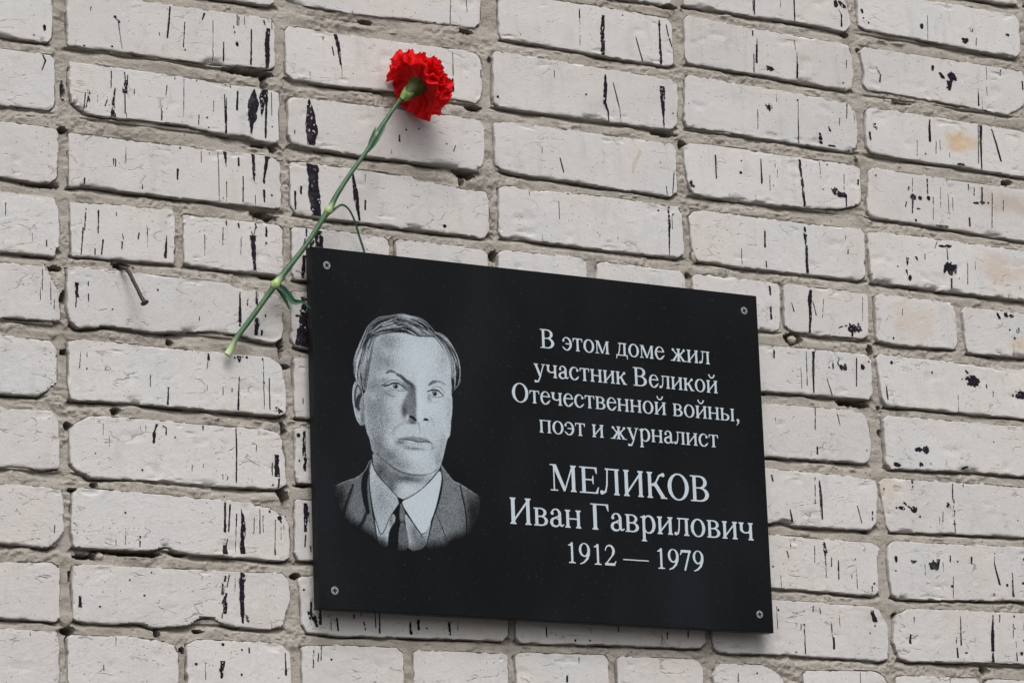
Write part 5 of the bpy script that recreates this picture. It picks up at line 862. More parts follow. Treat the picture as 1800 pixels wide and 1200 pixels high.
# ------------------------------------------------------------------ black paint drips and splashes on the bricks
cs = .45
mx = np.arange(185, 1600, cs); my = np.arange(-770, 190, cs)
MASK = np.zeros((len(my), len(mx)), bool)
def window(x0, x1, y0, y1):
    i0, i1 = np.searchsorted(mx, (x0, x1)); j0, j1 = np.searchsorted(my, (y0, y1)); return i0, i1, j0, j1
extra = []
blk = [b for b in FINE]
for k in range(230):                                 # fine spatter and hairline runs
    u = RNG.uniform(190, 1590); v = RNG.uniform(-760, 180)
    if RNG.rand() < .62:
        r = RNG.uniform(.3, .75)*(1 if RNG.rand() < .9 else 1.7); extra.append((1, u, v, r, r*RNG.uniform(1, 2.2), 0))
    else:
        L = RNG.uniform(4, 26); extra.append((0, u, v, u+RNG.uniform(-.6, .6), v-L, .45, RNG.uniform(.45, .9), RNG.uniform(.15, .5)))
for mrk in list(MARKS)+extra:
    if mrk[0] == 1:
        _, u, v, rx, ry, rg = mrk; i0, i1, j0, j1 = window(u-rx*1.5-1, u+rx*1.5+1, v-ry*1.5-1, v+ry*1.5+1)
        if i1 <= i0 or j1 <= j0: continue
        X, Y = np.meshgrid(mx[i0:i1], my[j0:j1])
        e = np.sqrt(((X-u)/max(rx, .3))**2+((Y-v)/max(ry, .3))**2)+(.32 if rx > 1.2 else .1)*fbm(X/2.6, Y/2.6, 91, 2)*(1+2*rg)
        on = (e < 1) & (fbm(X/1.7, Y/1.9, 93, 2) > -1.0+1.25*rg)
    else:
        _, u0, v0, u1, v1, a0, a1, rg = mrk; wd = max(a0, a1)
        i0, i1, j0, j1 = window(min(u0, u1)-wd-1, max(u0, u1)+wd+1, min(v0, v1)-1, max(v0, v1)+1)
        if i1 <= i0 or j1 <= j0: continue
        X, Y = np.meshgrid(mx[i0:i1], my[j0:j1])
        ex, ey = u1-u0, v1-v0; LL = ex*ex+ey*ey+1e-6; t_ = ((X-u0)*ex+(Y-v0)*ey)/LL; tc_ = np.clip(t_, 0, 1)
        dist = np.hypot(X-u0-tc_*ex, Y-v0-tc_*ey); w_ = np.maximum((a0+(a1-a0)*tc_)*.58, .36)
        w_ = w_*(1+.28*fbm(X/14, Y/7, 95, 2))+(.7*fbm(X/2.0, Y/3.0, 96, 2) if wd > 3 else 0)
        on = (dist < w_) & (fbm(X/1.3, Y/(4.0 if wd < 5 else 2.4), 97, 2) > -1.0+1.25*rg) & ((fbm(X/2.2, Y/3.6, 98, 3) > -.62+.55*rg) if wd > 3 else True)
    MASK[j0:j1, i0:i1] |= on
def bilin(xs, ys, Z, x, y):
    i = np.clip(np.searchsorted(xs, x)-1, 0, len(xs)-2); j = np.clip(np.searchsorted(ys, y)-1, 0, len(ys)-2)
    fx = np.clip((x-xs[i])/(xs[i+1]-xs[i]), 0, 1); fy = np.clip((y-ys[j])/(ys[j+1]-ys[j]), 0, 1)
    return (Z[j, i]*(1-fx)+Z[j, i+1]*fx)*(1-fy)+(Z[j+1, i]*(1-fx)+Z[j+1, i+1]*fx)*fy
def mask_quads(mk, K, axis):
    """cover the on-cells with 1xK blocks where full and single cells elsewhere; returns (i0, i1, j0, j1) rows"""
    if axis == 0: mk = mk.T
    H_, W_ = mk.shape; Wp = (W_//K)*K
    blkm = mk[:, :Wp].reshape(H_, Wp//K, K).all(2)
    rest = mk.copy(); rest[:, :Wp] &= ~np.repeat(blkm, K, 1)
    a, b = np.nonzero(blkm); c, d = np.nonzero(rest)
    R = np.r_[np.c_[b*K, b*K+K, a, a+1], np.c_[d, d+1, c, c+1]]
    if axis == 0: R = R[:, [2, 3, 0, 1]]
    return R
for (ob, org, xs, ys, Z, D, lo, hi, outl) in FINE:
    i0, i1, j0, j1 = window(lo[0], hi[0], lo[1], hi[1])
    if i1-i0 < 2 or j1-j0 < 2: continue
    sub = MASK[j0:j1, i0:i1]
    if not sub.any(): continue
    X, Y = np.meshgrid(mx[i0:i1], my[j0:j1])
    Dm = bilin(xs, ys, D, X.ravel(), Y.ravel()).reshape(X.shape)
    sub = sub & (Dm > .9)
    if not sub.any(): continue
    Rq = mask_quads(sub, 4, 0)
    x0 = mx[i0]+Rq[:, 0]*cs-cs/2; x1 = mx[i0]+Rq[:, 1]*cs-cs/2; y0 = my[j0]+Rq[:, 2]*cs-cs/2; y1 = my[j0]+Rq[:, 3]*cs-cs/2
    Vx = np.stack([x0, x1, x1, x0], 1).ravel(); Vy = np.stack([y0, y0, y1, y1], 1).ravel()
    Vz = bilin(xs, ys, Z, Vx, Vy)-.17
    mesh_obj('paint_drips', np.c_[Vx, Vz, Vy], np.arange(len(Vx)).reshape(-1, 4), M_PAINT, (ob, org), org)
# tan smear
for (ob, org, xs, ys, Z, D, lo, hi, outl) in FINE:
    if lo[0] < TAN[0][0] < hi[0] and lo[1] < TAN[0][1] < hi[1]:
        sm_ = smooth_path(TAN, 5); L_ = [(p[0]-p[2], p[1]) for p in sm_]+[(p[0]+p[2], p[1]) for p in sm_[::-1]]
        n = len(sm_); A_ = np.array(L_)
        A_[:, 0] += .5*vn(A_[:, 1]/1.3, A_[:, 0], 5)
        zz = bilin(xs, ys, Z, A_[:, 0], A_[:, 1])-.12
        mesh_obj('tan_smear', np.c_[A_[:, 0], zz, A_[:, 1]], [(i, i+1, 2*n-2-i, 2*n-1-i) for i in range(n-1)], M_TAN, (ob, org), org)

# ------------------------------------------------------------------ memorial plaque
PU, PV, PW, PH, PA = PLAQUE
PY = -22.0
PORG = (PU+PW/2, PY+12, PV-PH)
PLQ = empty('memorial_plaque', PORG, 'black granite memorial plaque with engraved portrait and white Cyrillic lettering, screwed to the wall', 'plaque')
ca_, sa_ = math.cos(PA), math.sin(PA)
def pl3(x, y, dep=0.0):
    """plaque local (x right, y down, mm from its top left corner) -> wall space arrays"""
    x = np.asarray(x, float); y = -np.asarray(y, float)
    return np.stack([PU+ca_*x-sa_*y, np.full(x.shape, PY+dep)+0*x, PV+sa_*x+ca_*y], -1)
def slab():
    e = .8; rows = []
    for (ins, dep) in ((e, 0), (e*.3, e*.3), (0, e), (0, 12-e), (e, 12)):
        rows.append(pl3([ins, PW-ins, PW-ins, ins], [ins, ins, PH-ins, PH-ins], dep))
    V = np.concatenate(rows); F = [(3, 2, 1, 0)]
    for r in range(4):
        for k in range(4): F.append((r*4+k, r*4+(k+1) % 4, (r+1)*4+(k+1) % 4, (r+1)*4+k))
    F.append((16, 17, 18, 19)); return V, F
V, F = slab(); mesh_obj('slab', V, F, M_GRAN, PLQ, PORG, smooth=False)
# spacers the slab stands off the wall on, one behind each screw
for (sx, sy, ang) in SCREWS:
    c = pl3(sx, sy, 12.0); V, F = tube([tuple(c), (c[0], -1.0, c[2])], [5, 5], 14); mesh_obj('spacer', V, F, M_DARK, PLQ, tuple(c))
# screws: domed countersunk head with a cross recess
for (sx, sy, ang) in SCREWS:
    c = pl3(sx, sy, 0.0); V = []; F = []; n = 48
    prof = [(4.3, .05), (4.3, -.30), (4.1, -.42), (3.2, -.46), (2.9, -.47)]
    a = math.radians(ang)
    def cross_r(th):                                  # outline of the cross at angle th
        q = (th-a) % (math.pi/2); q = min(q, math.pi/2-q)
        return min(2.8/math.cos(q), .85/max(math.sin(q), 1e-3))
    for (r, z) in prof:
        for k in range(n): th = 2*math.pi*k/n; V.append((c[0]+r*math.cos(th), c[1]+z, c[2]+r*math.sin(th)))
    for z, s in ((-.47, 1), (.6, .8)):
        for k in range(n): th = 2*math.pi*k/n; rr = min(cross_r(th), 2.85)*s; V.append((c[0]+rr*math.cos(th), c[1]+z, c[2]+rr*math.sin(th)))
    m_ = len(prof)+1
    for j in range(m_-1):
        for k in range(n): F.append((j*n+k, j*n+(k+1) % n, (j+1)*n+(k+1) % n, (j+1)*n+k))
    so = mesh_obj('screw', V, F, M_STEEL, PLQ, tuple(c), smooth=False)
    V2 = V[m_*n-n:]; F2 = [tuple(range(n, 2*n))]+[(k, (k+1) % n, n+(k+1) % n, n+k) for k in range(n)]
    mesh_obj('cross_recess', V2, F2, M_DARK, (so, tuple(c)), tuple(c), smooth=False)

# ---- lettering: upright Cyrillic serif drawn from stems, bowls and serifs on a fine raster, then meshed
def Rr(x0, y0, x1, y1): return lambda x, y: (x >= x0) & (x <= x1) & (y >= y0) & (y <= y1)
def El(cx, cy, rx, ry): return lambda x, y: ((x-cx)/rx)**2+((y-cy)/ry)**2 <= 1
def Ln(x0, y0, x1, y1, w0, w1=None):
    w1 = w0 if w1 is None else w1
    def f(x, y):
        ex, ey = x1-x0, y1-y0; tq = np.clip(((x-x0)*ex+(y-y0)*ey)/(ex*ex+ey*ey+1e-9), 0, 1)
        return np.hypot(x-x0-tq*ex, y-y0-tq*ey) <= (w0+(w1-w0)*tq)/2
    return f
def Pg(*pts):
    def f(x, y):
        ins = np.zeros(x.shape, bool); n = len(pts)
        for i in range(n):
            (ax, ay), (bx, by) = pts[i], pts[(i+1) % n]
            if ay != by: ins ^= ((ay > y) != (by > y)) & (x < (bx-ax)*(y-ay)/(by-ay)+ax)
        return ins
    return f
def Dg(x0, y0, x1, y1, w):                            # slanted bar with horizontal ends of width w
    return Pg((x0-w/2, y0), (x0+w/2, y0), (x1+w/2, y1), (x1-w/2, y1))
def U(*fs): return lambda x, y: np.logical_or.reduce([f(x, y) for f in fs])
def Sub(a, *b): return lambda x, y: a(x, y) & ~np.logical_or.reduce([f(x, y) for f in b])
def And(a, b): return lambda x, y: a(x, y) & b(x, y)
def Sf(x0, x1, y, up, o=36, h=24):                    # bracketed serif under/over a stem x0..x1; up=+1 foot, -1 head
    return U(Rr(x0-o, min(y, y+up*h), x1+o, max(y, y+up*h)), Pg((x0-o*.8, y+up*h), (x0, y+up*(h+26)), (x1, y+up*(h+26)), (x1+o*.8, y+up*h)))
def St(x, w, y0, y1, foot=1, head=1, o=36):
    fs = [Rr(x, y0, x+w, y1)]
    if foot: fs.append(Sf(x, x+w, y0, 1, o))
    if head: fs.append(Sf(x, x+w, y1, -1, o))
    return U(*fs)
G = {}
S = 82
G['о'] = (500, Sub(El(250, 225, 222, 236), El(250, 225, 134, 206)))
G['е'] = (444, U(Sub(El(226, 225, 200, 236), El(238, 232, 126, 204), Rr(238, 120, 460, 262)), Rr(110, 262, 398, 292), Ln(300, 40, 420, 150, 62, 22)))
G['с'] = (444, U(Sub(El(232, 225, 205, 236), El(258, 228, 146, 202), Rr(300, 105, 470, 345)), El(368, 345, 44, 44), Ln(320, 42, 415, 125, 55, 22)))
G['э'] = (438, U(Sub(El(205, 225, 205, 236), El(180, 226, 146, 202), Rr(-20, 110, 115, 340)), El(66, 340, 42, 42), Rr(150, 212, 340, 244), Ln(30, 115, 115, 40, 20, 50)))
G['а'] = (444, U(Rr(280, 60, 360, 330), And(Sub(El(210, 322, 150, 138), El(196, 322, 84, 108)), lambda x, y: y > 318), El(98, 336, 44, 40),
      Sub(El(178, 112, 148, 122), El(205, 118, 92, 86), Rr(300, -50, 460, 300)), Pg((282, 292), (120, 214), (150, 196), (282, 258)), Ln(325, 60, 372, 26, 66, 40), Ln(372, 26, 436, 66, 40, 18)))
G['н'] = (535, U(St(68, S, 0, 450), St(385, S, 0, 450), Rr(68, 212, 467, 244)))
G['п'] = (535, U(St(68, S, 0, 450, 1, 0), St(385, S, 0, 450, 1, 0), Rr(30, 420, 505, 450)))
G['и'] = (535, U(St(68, S, 0, 450), St(385, S, 0, 450), Pg((140, 60), (140, 112), (395, 392), (395, 340))))
G['й'] = (535, U(G['и'][1], And(Sub(El(268, 640, 120, 118), El(268, 672, 92, 108)), lambda x, y: y < 645), El(158, 640, 28, 28), El(378, 640, 28, 28)))
G['т'] = (437, U(St(178, S, 0, 450, 1, 0), Rr(22, 420, 415, 450), Pg((22, 450), (22, 330), (40, 330), (62, 425)), Pg((415, 450), (415, 330), (397, 330), (375, 425))))
G['в'] = (472, U(St(68, S, 0, 450, 0, 0), Rr(30, 0, 70, 24), Rr(30, 426, 70, 450), Rr(68, 422, 240, 450), Rr(68, 222, 250, 250), Rr(68, 0, 250, 28),
      And(Sub(El(235, 338, 162, 112), El(225, 338, 92, 84)), lambda x, y: x > 225), And(Sub(El(245, 125, 190, 125), El(235, 125, 112, 97)), lambda x, y: x > 235)))
G['р'] = (500, U(Rr(78, -217, 160, 420), Sf(78, 160, -217, 1), Pg((8, 398), (160, 462), (160, 380), (80, 380)), And(Sub(El(278, 225, 196, 236), El(258, 222, 126, 200)), lambda x, y: x > 120)))
G['у'] = (500, U(Dg(272, 20, 92, 440, 92), Dg(245, -60, 418, 440, 40), Rr(12, 428, 190, 450), Rr(330, 428, 488, 450), Ln(245, -55, 175, -178, 44, 50), Ln(175, -178, 95, -178, 50, 60), El(80, -172, 46, 42)))
G['ч'] = (502, U(St(350, S, 0, 450), Rr(60, 270, 142, 450), Sf(60, 142, 450, -1), And(Sub(El(235, 275, 175, 105), El(245, 292, 104, 92)), lambda x, y: (y < 285) & (x < 352)), Rr(240, 176, 352, 206)))
G['ж'] = (689, U(St(304, S, 0, 450), Ln(330, 226, 200, 300, 40, 40), Ln(200, 300, 138, 390, 40, 42), El(112, 404, 46, 44), Ln(360, 226, 490, 300, 40, 40), Ln(490, 300, 552, 390, 40, 42), El(578, 404, 46, 44),
      Pg((285, 258), (60, 0), (160, 0), (318, 205)), Pg((405, 258), (630, 0), (530, 0), (372, 205)), Rr(10, 0, 190, 24), Rr(500, 0, 680, 24), Rr(230, 205, 460, 240)))
G['к'] = (485, U(St(68, S, 0, 450), Ln(150, 222, 270, 290, 40, 40), Ln(270, 290, 345, 392, 40, 42), El(378, 404, 46, 44), Pg((190, 262), (262, 285), (445, 0), (345, 0)), Rr(320, 0, 480, 24), Rr(140, 208, 230, 242)))
G['л'] = (499, U(St(350, S, 0, 450, 1, 0), Rr(112, 420, 470, 450), Pg((160, 430), (198, 430), (178, 160), (142, 160)), Ln(160, 165, 128, 50, 38, 44), Ln(128, 50, 66, 22, 44, 44), El(58, 40, 44, 44)))
G['м'] = (633, U(Rr(74, 0, 106, 440), Rr(20, 0, 165, 24), St(478, S, 0, 450, 1, 0), Rr(470, 426, 600, 450), Rr(24, 426, 110, 450), Pg((70, 450), (168, 450), (352, 22), (300, 0), (278, 20)), Pg((480, 450), (520, 450), (330, 5), (292, 5))))
G['д'] = (509, U(Rr(330, 20, 412, 430), Rr(112, 420, 455, 450), Pg((165, 430), (202, 430), (165, 150), (118, 20), (78, 20), (130, 160)), Rr(18, 0, 490, 30), Pg((18, -118), (34, -118), (62, 10), (18, 10)), Pg((490, -118), (474, -118), (446, 10), (490, 10))))
G['ы'] = (660, U(St(68, S, 0, 450, 0, 1), Rr(30, 0, 70, 24), Rr(68, 222, 245, 250), Rr(68, 0, 245, 28), And(Sub(El(235, 125, 180, 125), El(225, 125, 104, 97)), lambda x, y: x > 225), St(510, S, 0, 450)))
C_ = 100
G['В'] = (667, U(St(98, C_, 0, 662, 0, 0), Rr(22, 0, 100, 26), Rr(22, 636, 100, 662), Rr(98, 630, 330, 662), Rr(98, 334, 330, 364), Rr(98, 0, 340, 32),
      And(Sub(El(318, 498, 222, 164), El(300, 498, 138, 132)), lambda x, y: x > 300), And(Sub(El(325, 182, 268, 182), El(308, 182, 172, 150)), lambda x, y: x > 308)))
G['О'] = (722, Sub(El(361, 331, 327, 345), El(361, 331, 214, 314)))
G['М'] = (889, U(Rr(118, 0, 152, 640), Rr(30, 0, 245, 26), Rr(18, 636, 200, 662), St(668, C_, 0, 662), Pg((88, 662), (205, 662), (480, 60), (446, 0), (418, 0)), Pg((678, 662), (718, 662), (460, 0), (424, 0))))
G['Е'] = (611, U(St(92, C_, 0, 662, 0, 0), Rr(16, 0, 100, 26), Rr(16, 636, 100, 662), Rr(92, 630, 545, 662), Pg((545, 662), (545, 505), (525, 505), (470, 640)), Rr(92, 326, 430, 358), Pg((420, 235), (438, 235), (438, 450), (420, 450), (385, 345)), Rr(92, 0, 560, 32), Pg((560, 0), (598, 165), (575, 165), (485, 20))))
G['Л'] = (690, U(St(480, C_, 0, 662), Rr(190, 630, 600, 662), Pg((235, 640), (275, 640), (252, 230), (212, 230)), Ln(232, 235, 185, 70, 40, 46), Ln(185, 70, 95, 24, 46, 46), El(76, 46, 54, 52)))
G['И'] = (722, U(St(92, C_, 0, 662), St(530, C_, 0, 662), Pg((185, 80), (185, 150), (538, 585), (538, 515))))
G['К'] = (667, U(St(92, C_, 0, 662), Ln(190, 330, 330, 395, 44, 44), Ln(330, 395, 440, 580, 44, 46), Ln(440, 580, 545, 622, 46, 56), El(560, 608, 50, 50), Pg((250, 360), (340, 415), (640, 0), (510, 0)), Rr(470, 0, 672, 26), Rr(180, 308, 300, 348)))
G['Г'] = (578, U(St(92, C_, 0, 662, 1, 0), Rr(18, 636, 100, 662), Rr(92, 628, 548, 662), Pg((548, 662), (556, 490), (534, 490), (470, 640))))
G['1'] = (500, U(Rr(222, 0, 296, 670), Pg((112, 582), (296, 676), (222, 560), (116, 566)), Sf(222, 296, 0, 1, 95)))
G['9'] = (500, U(Sub(El(242, 452, 212, 224), El(238, 462, 122, 190)), Pg((454, 452), (370, 440), (355, 300), (300, 180), (200, 70), (60, 0), (62, -22), (230, 30), (370, 150), (440, 300))))
G['2'] = (500, U(And(Sub(El(235, 480, 190, 196), El(205, 478, 128, 150)), lambda x, y: (y > 478) | ((x > 230) & (y > 400))), Pg((425, 480), (333, 470), (300, 330), (30, 28), (30, 0), (110, 60), (395, 370)), Rr(30, 0, 420, 74), Pg((410, 0), (475, 150), (455, 150), (380, 70))))
G['7'] = (500, U(Rr(60, 585, 450, 662), Pg((450, 662), (362, 600), (165, -8), (228, -8)), Pg((60, 662), (20, 500), (40, 495), (110, 600))))
G['—'] = (1000, Rr(0, 208, 1000, 240))
G[','] = (250, U(El(120, 44, 54, 52), Pg((174, 44), (168, -40), (65, -142), (55, -128), (118, -50), (110, 0))))
cell = .17
for li, (text, xl, yb, xr, cap, kind) in enumerate(LINES):
    em = cap/(.676 if kind == 'dig' else .662)/1000.0
    adv = 0; pos = []
    for ch in text:
        w = 250 if ch == ' ' else G[ch][0]; pos.append(adv); adv += w
    lb = 25; rb = 25; kx = (xr-xl)/((adv-lb-rb)*em)           # fit the traced width
    rows = []
    for ch, p0 in zip(text, pos):
        if ch == ' ': continue
        w, fn = G[ch]
        nxp = int((w+60)*em*kx/cell)+2; nyp = int(1000*em/cell)
        gxp = -30+(np.arange(nxp)+.5)*cell/(em*kx); gyp = -235+(np.arange(nyp)+.5)*cell/em
        X, Y = np.meshgrid(gxp, gyp); mk = fn(X, Y); m0 = mk.copy(); mk[1:] |= m0[:-1]; mk[:, 1:] |= m0[:, :-1]
        Rq = mask_quads(mk, 6, 1)
        ox = xl+(p0-lb-30)*em*kx
        rows.append(np.c_[ox+Rq[:, 0]*cell, ox+Rq[:, 1]*cell, yb-(-235*em+Rq[:, 2]*cell), yb-(-235*em+Rq[:, 3]*cell)])
    Rq = np.concatenate(rows)
    X = np.stack([Rq[:, 0], Rq[:, 1], Rq[:, 1], Rq[:, 0]], 1).ravel(); Y = np.stack([Rq[:, 2], Rq[:, 2], Rq[:, 3], Rq[:, 3]], 1).ravel()
    mesh_obj('inscription_line', pl3(X, Y, -.12), np.arange(len(X)).reshape(-1, 4), M_ETCH, PLQ, PORG, smooth=False)

# ---- engraved portrait: tone field built from areas, strokes and soft tones, one value per vertex
allp = [q for o in PORTRAIT if o[0] in 'ps' for q in o[-1]]
ax0 = min(q[0] for q in allp)-4; ax1 = max(q[0] for q in allp)+4; ay0 = min(q[1] for q in allp)-4; ay1 = max(q[1] for q in allp)+4
pc = .55
pxs = np.arange(ax0, ax1, pc); pys = np.arange(ay0, ay1, pc)
PX, PYY = np.meshgrid(pxs, pys); TONE = np.zeros(PX.shape)
def win2(x0, x1, y0, y1):
    i0, i1 = np.searchsorted(pxs, (x0, x1)); j0, j1 = np.searchsorted(pys, (y0, y1)); return (slice(j0, j1), slice(i0, i1))
def paint_poly(val, soft, a, pts):
    p = resample(chaikin(np.array(pts, float), 1), 1.6) if len(pts) > 4 else np.array(pts, float)
    sf = max(soft, .5); s_ = win2(p[:, 0].min()-sf, p[:, 0].max()+sf, p[:, 1].min()-sf, p[:, 1].max()+sf)
    x = PX[s_]; d, _, _ = sdf(x.ravel(), PYY[s_].ravel(), p); al = a*sstep(-sf*.6, sf*.6, d.reshape(x.shape)); TONE[s_] = TONE[s_]*(1-al)+val*al
def paint_stroke(val, w, soft, a, pts, tape=0):
    p = smooth_path(pts, 5); sf = max(soft, .35); R0 = w/2+sf
    s_ = win2(p[:, 0].min()-R0, p[:, 0].max()+R0, p[:, 1].min()-R0, p[:, 1].max()+R0); x = PX[s_]; y = PYY[s_]
    if x.size == 0: return
    best = np.full(x.shape, 1e9); n = len(p)-1
    for i in range(n):
        (ax, ay), (bx, by) = p[i], p[i+1]; ex, ey = bx-ax, by-ay; tq = np.clip(((x-ax)*ex+(y-ay)*ey)/(ex*ex+ey*ey+1e-9), 0, 1)
        dd = np.hypot(x-ax-tq*ex, y-ay-tq*ey)
        k = (i+tq)/n; wl = (w/2)*(1-tape*(2*np.abs(k-.5))**2); best = np.minimum(best, dd-wl)
    al = a*(1-sstep(-sf*.5, sf*.5, best)); TONE[s_] = TONE[s_]*(1-al)+val*al
def lerp_path(A_, B_, k):
    A_ = np.array(A_); B_ = np.array(B_); n = min(len(A_), len(B_))
    return A_[:n]*(1-k)+B_[:n]*k
HR = np.random.RandomState(5)
for o in PORTRAIT:
    if o[0] == 'p': paint_poly(o[1], o[2], o[3], o[4])
    elif o[0] == 's': paint_stroke(o[1], o[2]*1.25+.12, o[3], o[4], o[5], .45)
    elif o[0] == 'g':
        _, val, a, cx, cy, rx, ry = o; s_ = win2(cx-rx*1.9, cx+rx*1.9, cy-ry*1.9, cy+ry*1.9)
        e = ((PX[s_]-cx)/rx)**2+((PYY[s_]-cy)/ry)**2; al = min(1, a*1.35)*np.exp(-e*1.0)*(TONE[s_] > .015); TONE[s_] = TONE[s_]*(1-al)+val*al
    elif o[0] == 'd':
        _, val, cx, cy, r = o; s_ = win2(cx-r*1.5, cx+r*1.5, cy-r*1.5, cy+r*1.5)
        dd = np.hypot((PX[s_]-cx), PYY[s_]-cy); al = 1-sstep(r*.75, r*1.1, dd); TONE[s_] = TONE[s_]*(1-al)+val*al
    elif o[0] == 'HAIR':
        for (A_, B_, n, kd) in HAIR_GUIDES:
            for i in range(n):
                k = HR.rand(); pth = lerp_path(A_, B_, k); L0 = HR.randint(0, max(1, len(pth)-3)); L1 = L0+HR.randint(3, len(pth)+1)
                pth = pth[L0:L1]+HR.uniform(-.5, .5, 2)
                if len(pth) < 2: continue
                tone = HR.choice([.04, .06, .1, .35, .6, .8, .95]); paint_stroke(tone, HR.uniform(1.0, 2.6), .6, .85, pth, .8)
        for (val, w, pth) in HAIR_STROKES: paint_stroke(val, w, w*.7, .8, pth, .5)
        for (A_, B_, n, kd) in HAIR_GUIDES:
            for i in range(n//2):
                pth = lerp_path(A_, B_, HR.rand()); L0 = HR.randint(0, max(1, len(pth)-2)); pth = pth[L0:L0+3]
                if len(pth) < 2: continue
                paint_stroke(HR.choice([.04, .04, .9, .7]), HR.uniform(.5, 1.2), .4, .85, pth, .9)
    elif o[0] == 'FADE':
        fx = (PX-FADE_E[0])/FADE_E[2]; fy = (PYY-FADE_E[1])/FADE_E[3]; rr = np.sqrt(fx*fx+fy*fy)+.05*fbm(PX/26, PYY/26, 3, 2)+.01*fbm(PX/3, PYY/3, 3, 2)
        f = 1-sstep(.80, 1.0, rr); TONE = np.where(PYY > FADE_E[1], TONE*f, TONE)
grain = np.random.RandomState(3).rand(*TONE.shape)-.5
soft = np.random.RandomState(4).rand(*TONE.shape)
T2 = TONE+grain*1.35*np.clip(TONE*(1.10-TONE), 0, 1)
T2 = np.clip(T2*1.08, 0, 1)**1.95
I = np.arange(PX.size).reshape(PX.shape)
Q = np.stack([I[1:, :-1], I[1:, 1:], I[:-1, 1:], I[:-1, :-1]], -1).reshape(-1, 4); Q = Q[(TONE.ravel()[Q] > .012).any(1)]
used = np.unique(Q); rm = np.full(PX.size, -1); rm[used] = np.arange(used.size)
mesh_obj('engraved_portrait', pl3(PX.ravel(), PYY.ravel(), -.08)[used], rm[Q], M_PORT, PLQ, PORG, smooth=False, attr=T2.ravel()[used])

# ------------------------------------------------------------------ bent rusty nail
NORG = NAIL[0][:3]
NL = empty('nail', NORG, 'rusty bent nail sticking out of the mortar joint left of the plaque, head hanging down', 'nail')
pth = smooth_path(NAIL, 5)
V, F = tube([tuple(p[:3]) for p in pth], [p[3]*(1+.06*math.sin(i*2.1)) for i, p in enumerate(pth)], 14, jitter=.04)
mesh_obj('shaft', V, F, M_NAIL, NL, NORG)
e = Vector(pth[-1][:3]); dr = (e-Vector(pth[-4][:3])).normalized()
hp = [e-dr*1.2, e, e+dr*.5, e+dr*1.6, e+dr*2.1]
V, F = tube([tuple(p) for p in hp], [2.1, 3.4, 4.3, 4.35, 3.6], 18, jitter=.04); mesh_obj('head', V, F, M_NAIL, NL, NORG, smooth=False)

# ------------------------------------------------------------------ red carnation
CORG = STEM[0][:3]
CN = empty('carnation', CORG, 'cut red carnation with long green stem tucked behind the plaque corner', 'flower')
sp = smooth_path(STEM, 7)
PALE = np.zeros(len(sp))
arc = np.r_[0, np.cumsum(np.linalg.norm(np.diff(sp[:, :3], axis=0), axis=1))]
for ni, up_, dn_, am_ in ((0, 26, 5, 1.0), (5, 17, 4, 1.0), (11, 14, 3, .95), (16, 6, 2, .35)):
    a0 = arc[ni*7]; PALE = np.maximum(PALE, am_*np.where(arc >= a0, 1-sstep(0, up_, arc-a0), 1-sstep(0, dn_, a0-arc)))
V, F = tube([tuple(p[:3]) for p in sp], [p[3]*1.04 for p in sp], 16, jitter=.02); mesh_obj('stem', V, F, M_STEM, CN, CORG, attr=np.repeat(PALE, 16))
def near_idx(pt): return int(np.argmin([np.hypot(p[0]-pt[0], p[2]-pt[2]) for p in sp]))
e0 = Vector(sp[0][:3]); e1 = Vector(sp[3][:3]); dr = (e1-e0).normalized()
V, F = tube([tuple(e0-dr*.25), tuple(e0-dr*.1)], [STEM[0][3]*.6, STEM[0][3]*.72], 16); mesh_obj('cut_end', V, F, M_CUT, CN, CORG)
for ni, sc_ in ((5, 1.12), (11, 1.10)):                   # torn sheath collar round each joint
    k = ni*7; sub_ = sp[k-2:k+4]; V, F = tube([tuple(p[:3]) for p in sub_], [p[3]*1.04*sc_*f for p, f in zip(sub_, (.80, .93, 1.0, 1.02, 1.05, 1.0))], 16, cap=False)
    o = mesh_obj('stem_node', V, F, M_NODE, CN, CORG); md = o.modifiers.new('Solidify', 'SOLIDIFY'); md.thickness = .0004
def ribbon(pts, name, mat, cup=.35, face=(0, -1, 0), nw=7, thick=.5):
    P = smooth_path(pts, 6); V = []; F = []; n = len(P)
    for i in range(n):
        p = Vector(P[i][:3]); t = (Vector(P[min(i+1, n-1)][:3])-Vector(P[max(i-1, 0)][:3])).normalized(); f = Vector(face)
        s_ = t.cross(f).normalized(); nn = s_.cross(t).normalized()
        for k in range(nw):
            q = (k/(nw-1))*2-1; V.append(tuple(p+s_*q*P[i][3]*.5+nn*(q*q*cup*P[i][3])))
    for i in range(n-1):
        for k in range(nw-1): F.append((i*nw+k, i*nw+k+1, (i+1)*nw+k+1, (i+1)*nw+k))
    o = mesh_obj(name, V, F, mat, CN, CORG); md = o.modifiers.new('Solidify', 'SOLIDIFY'); md.thickness = thick/1000; md.offset = 0; return o
ribbon(LEAF_THIN, 'leaf', M_LEAF, .3); ribbon(LEAF_WIDE, 'leaf', M_LEAF, .45); ribbon(LEAF_BACK, 'leaf', M_LEAF, .2)
ribbon(BRACT_A, 'bract', M_LEAF, .25); ribbon(BRACT_B, 'bract', M_LEAF, .3)
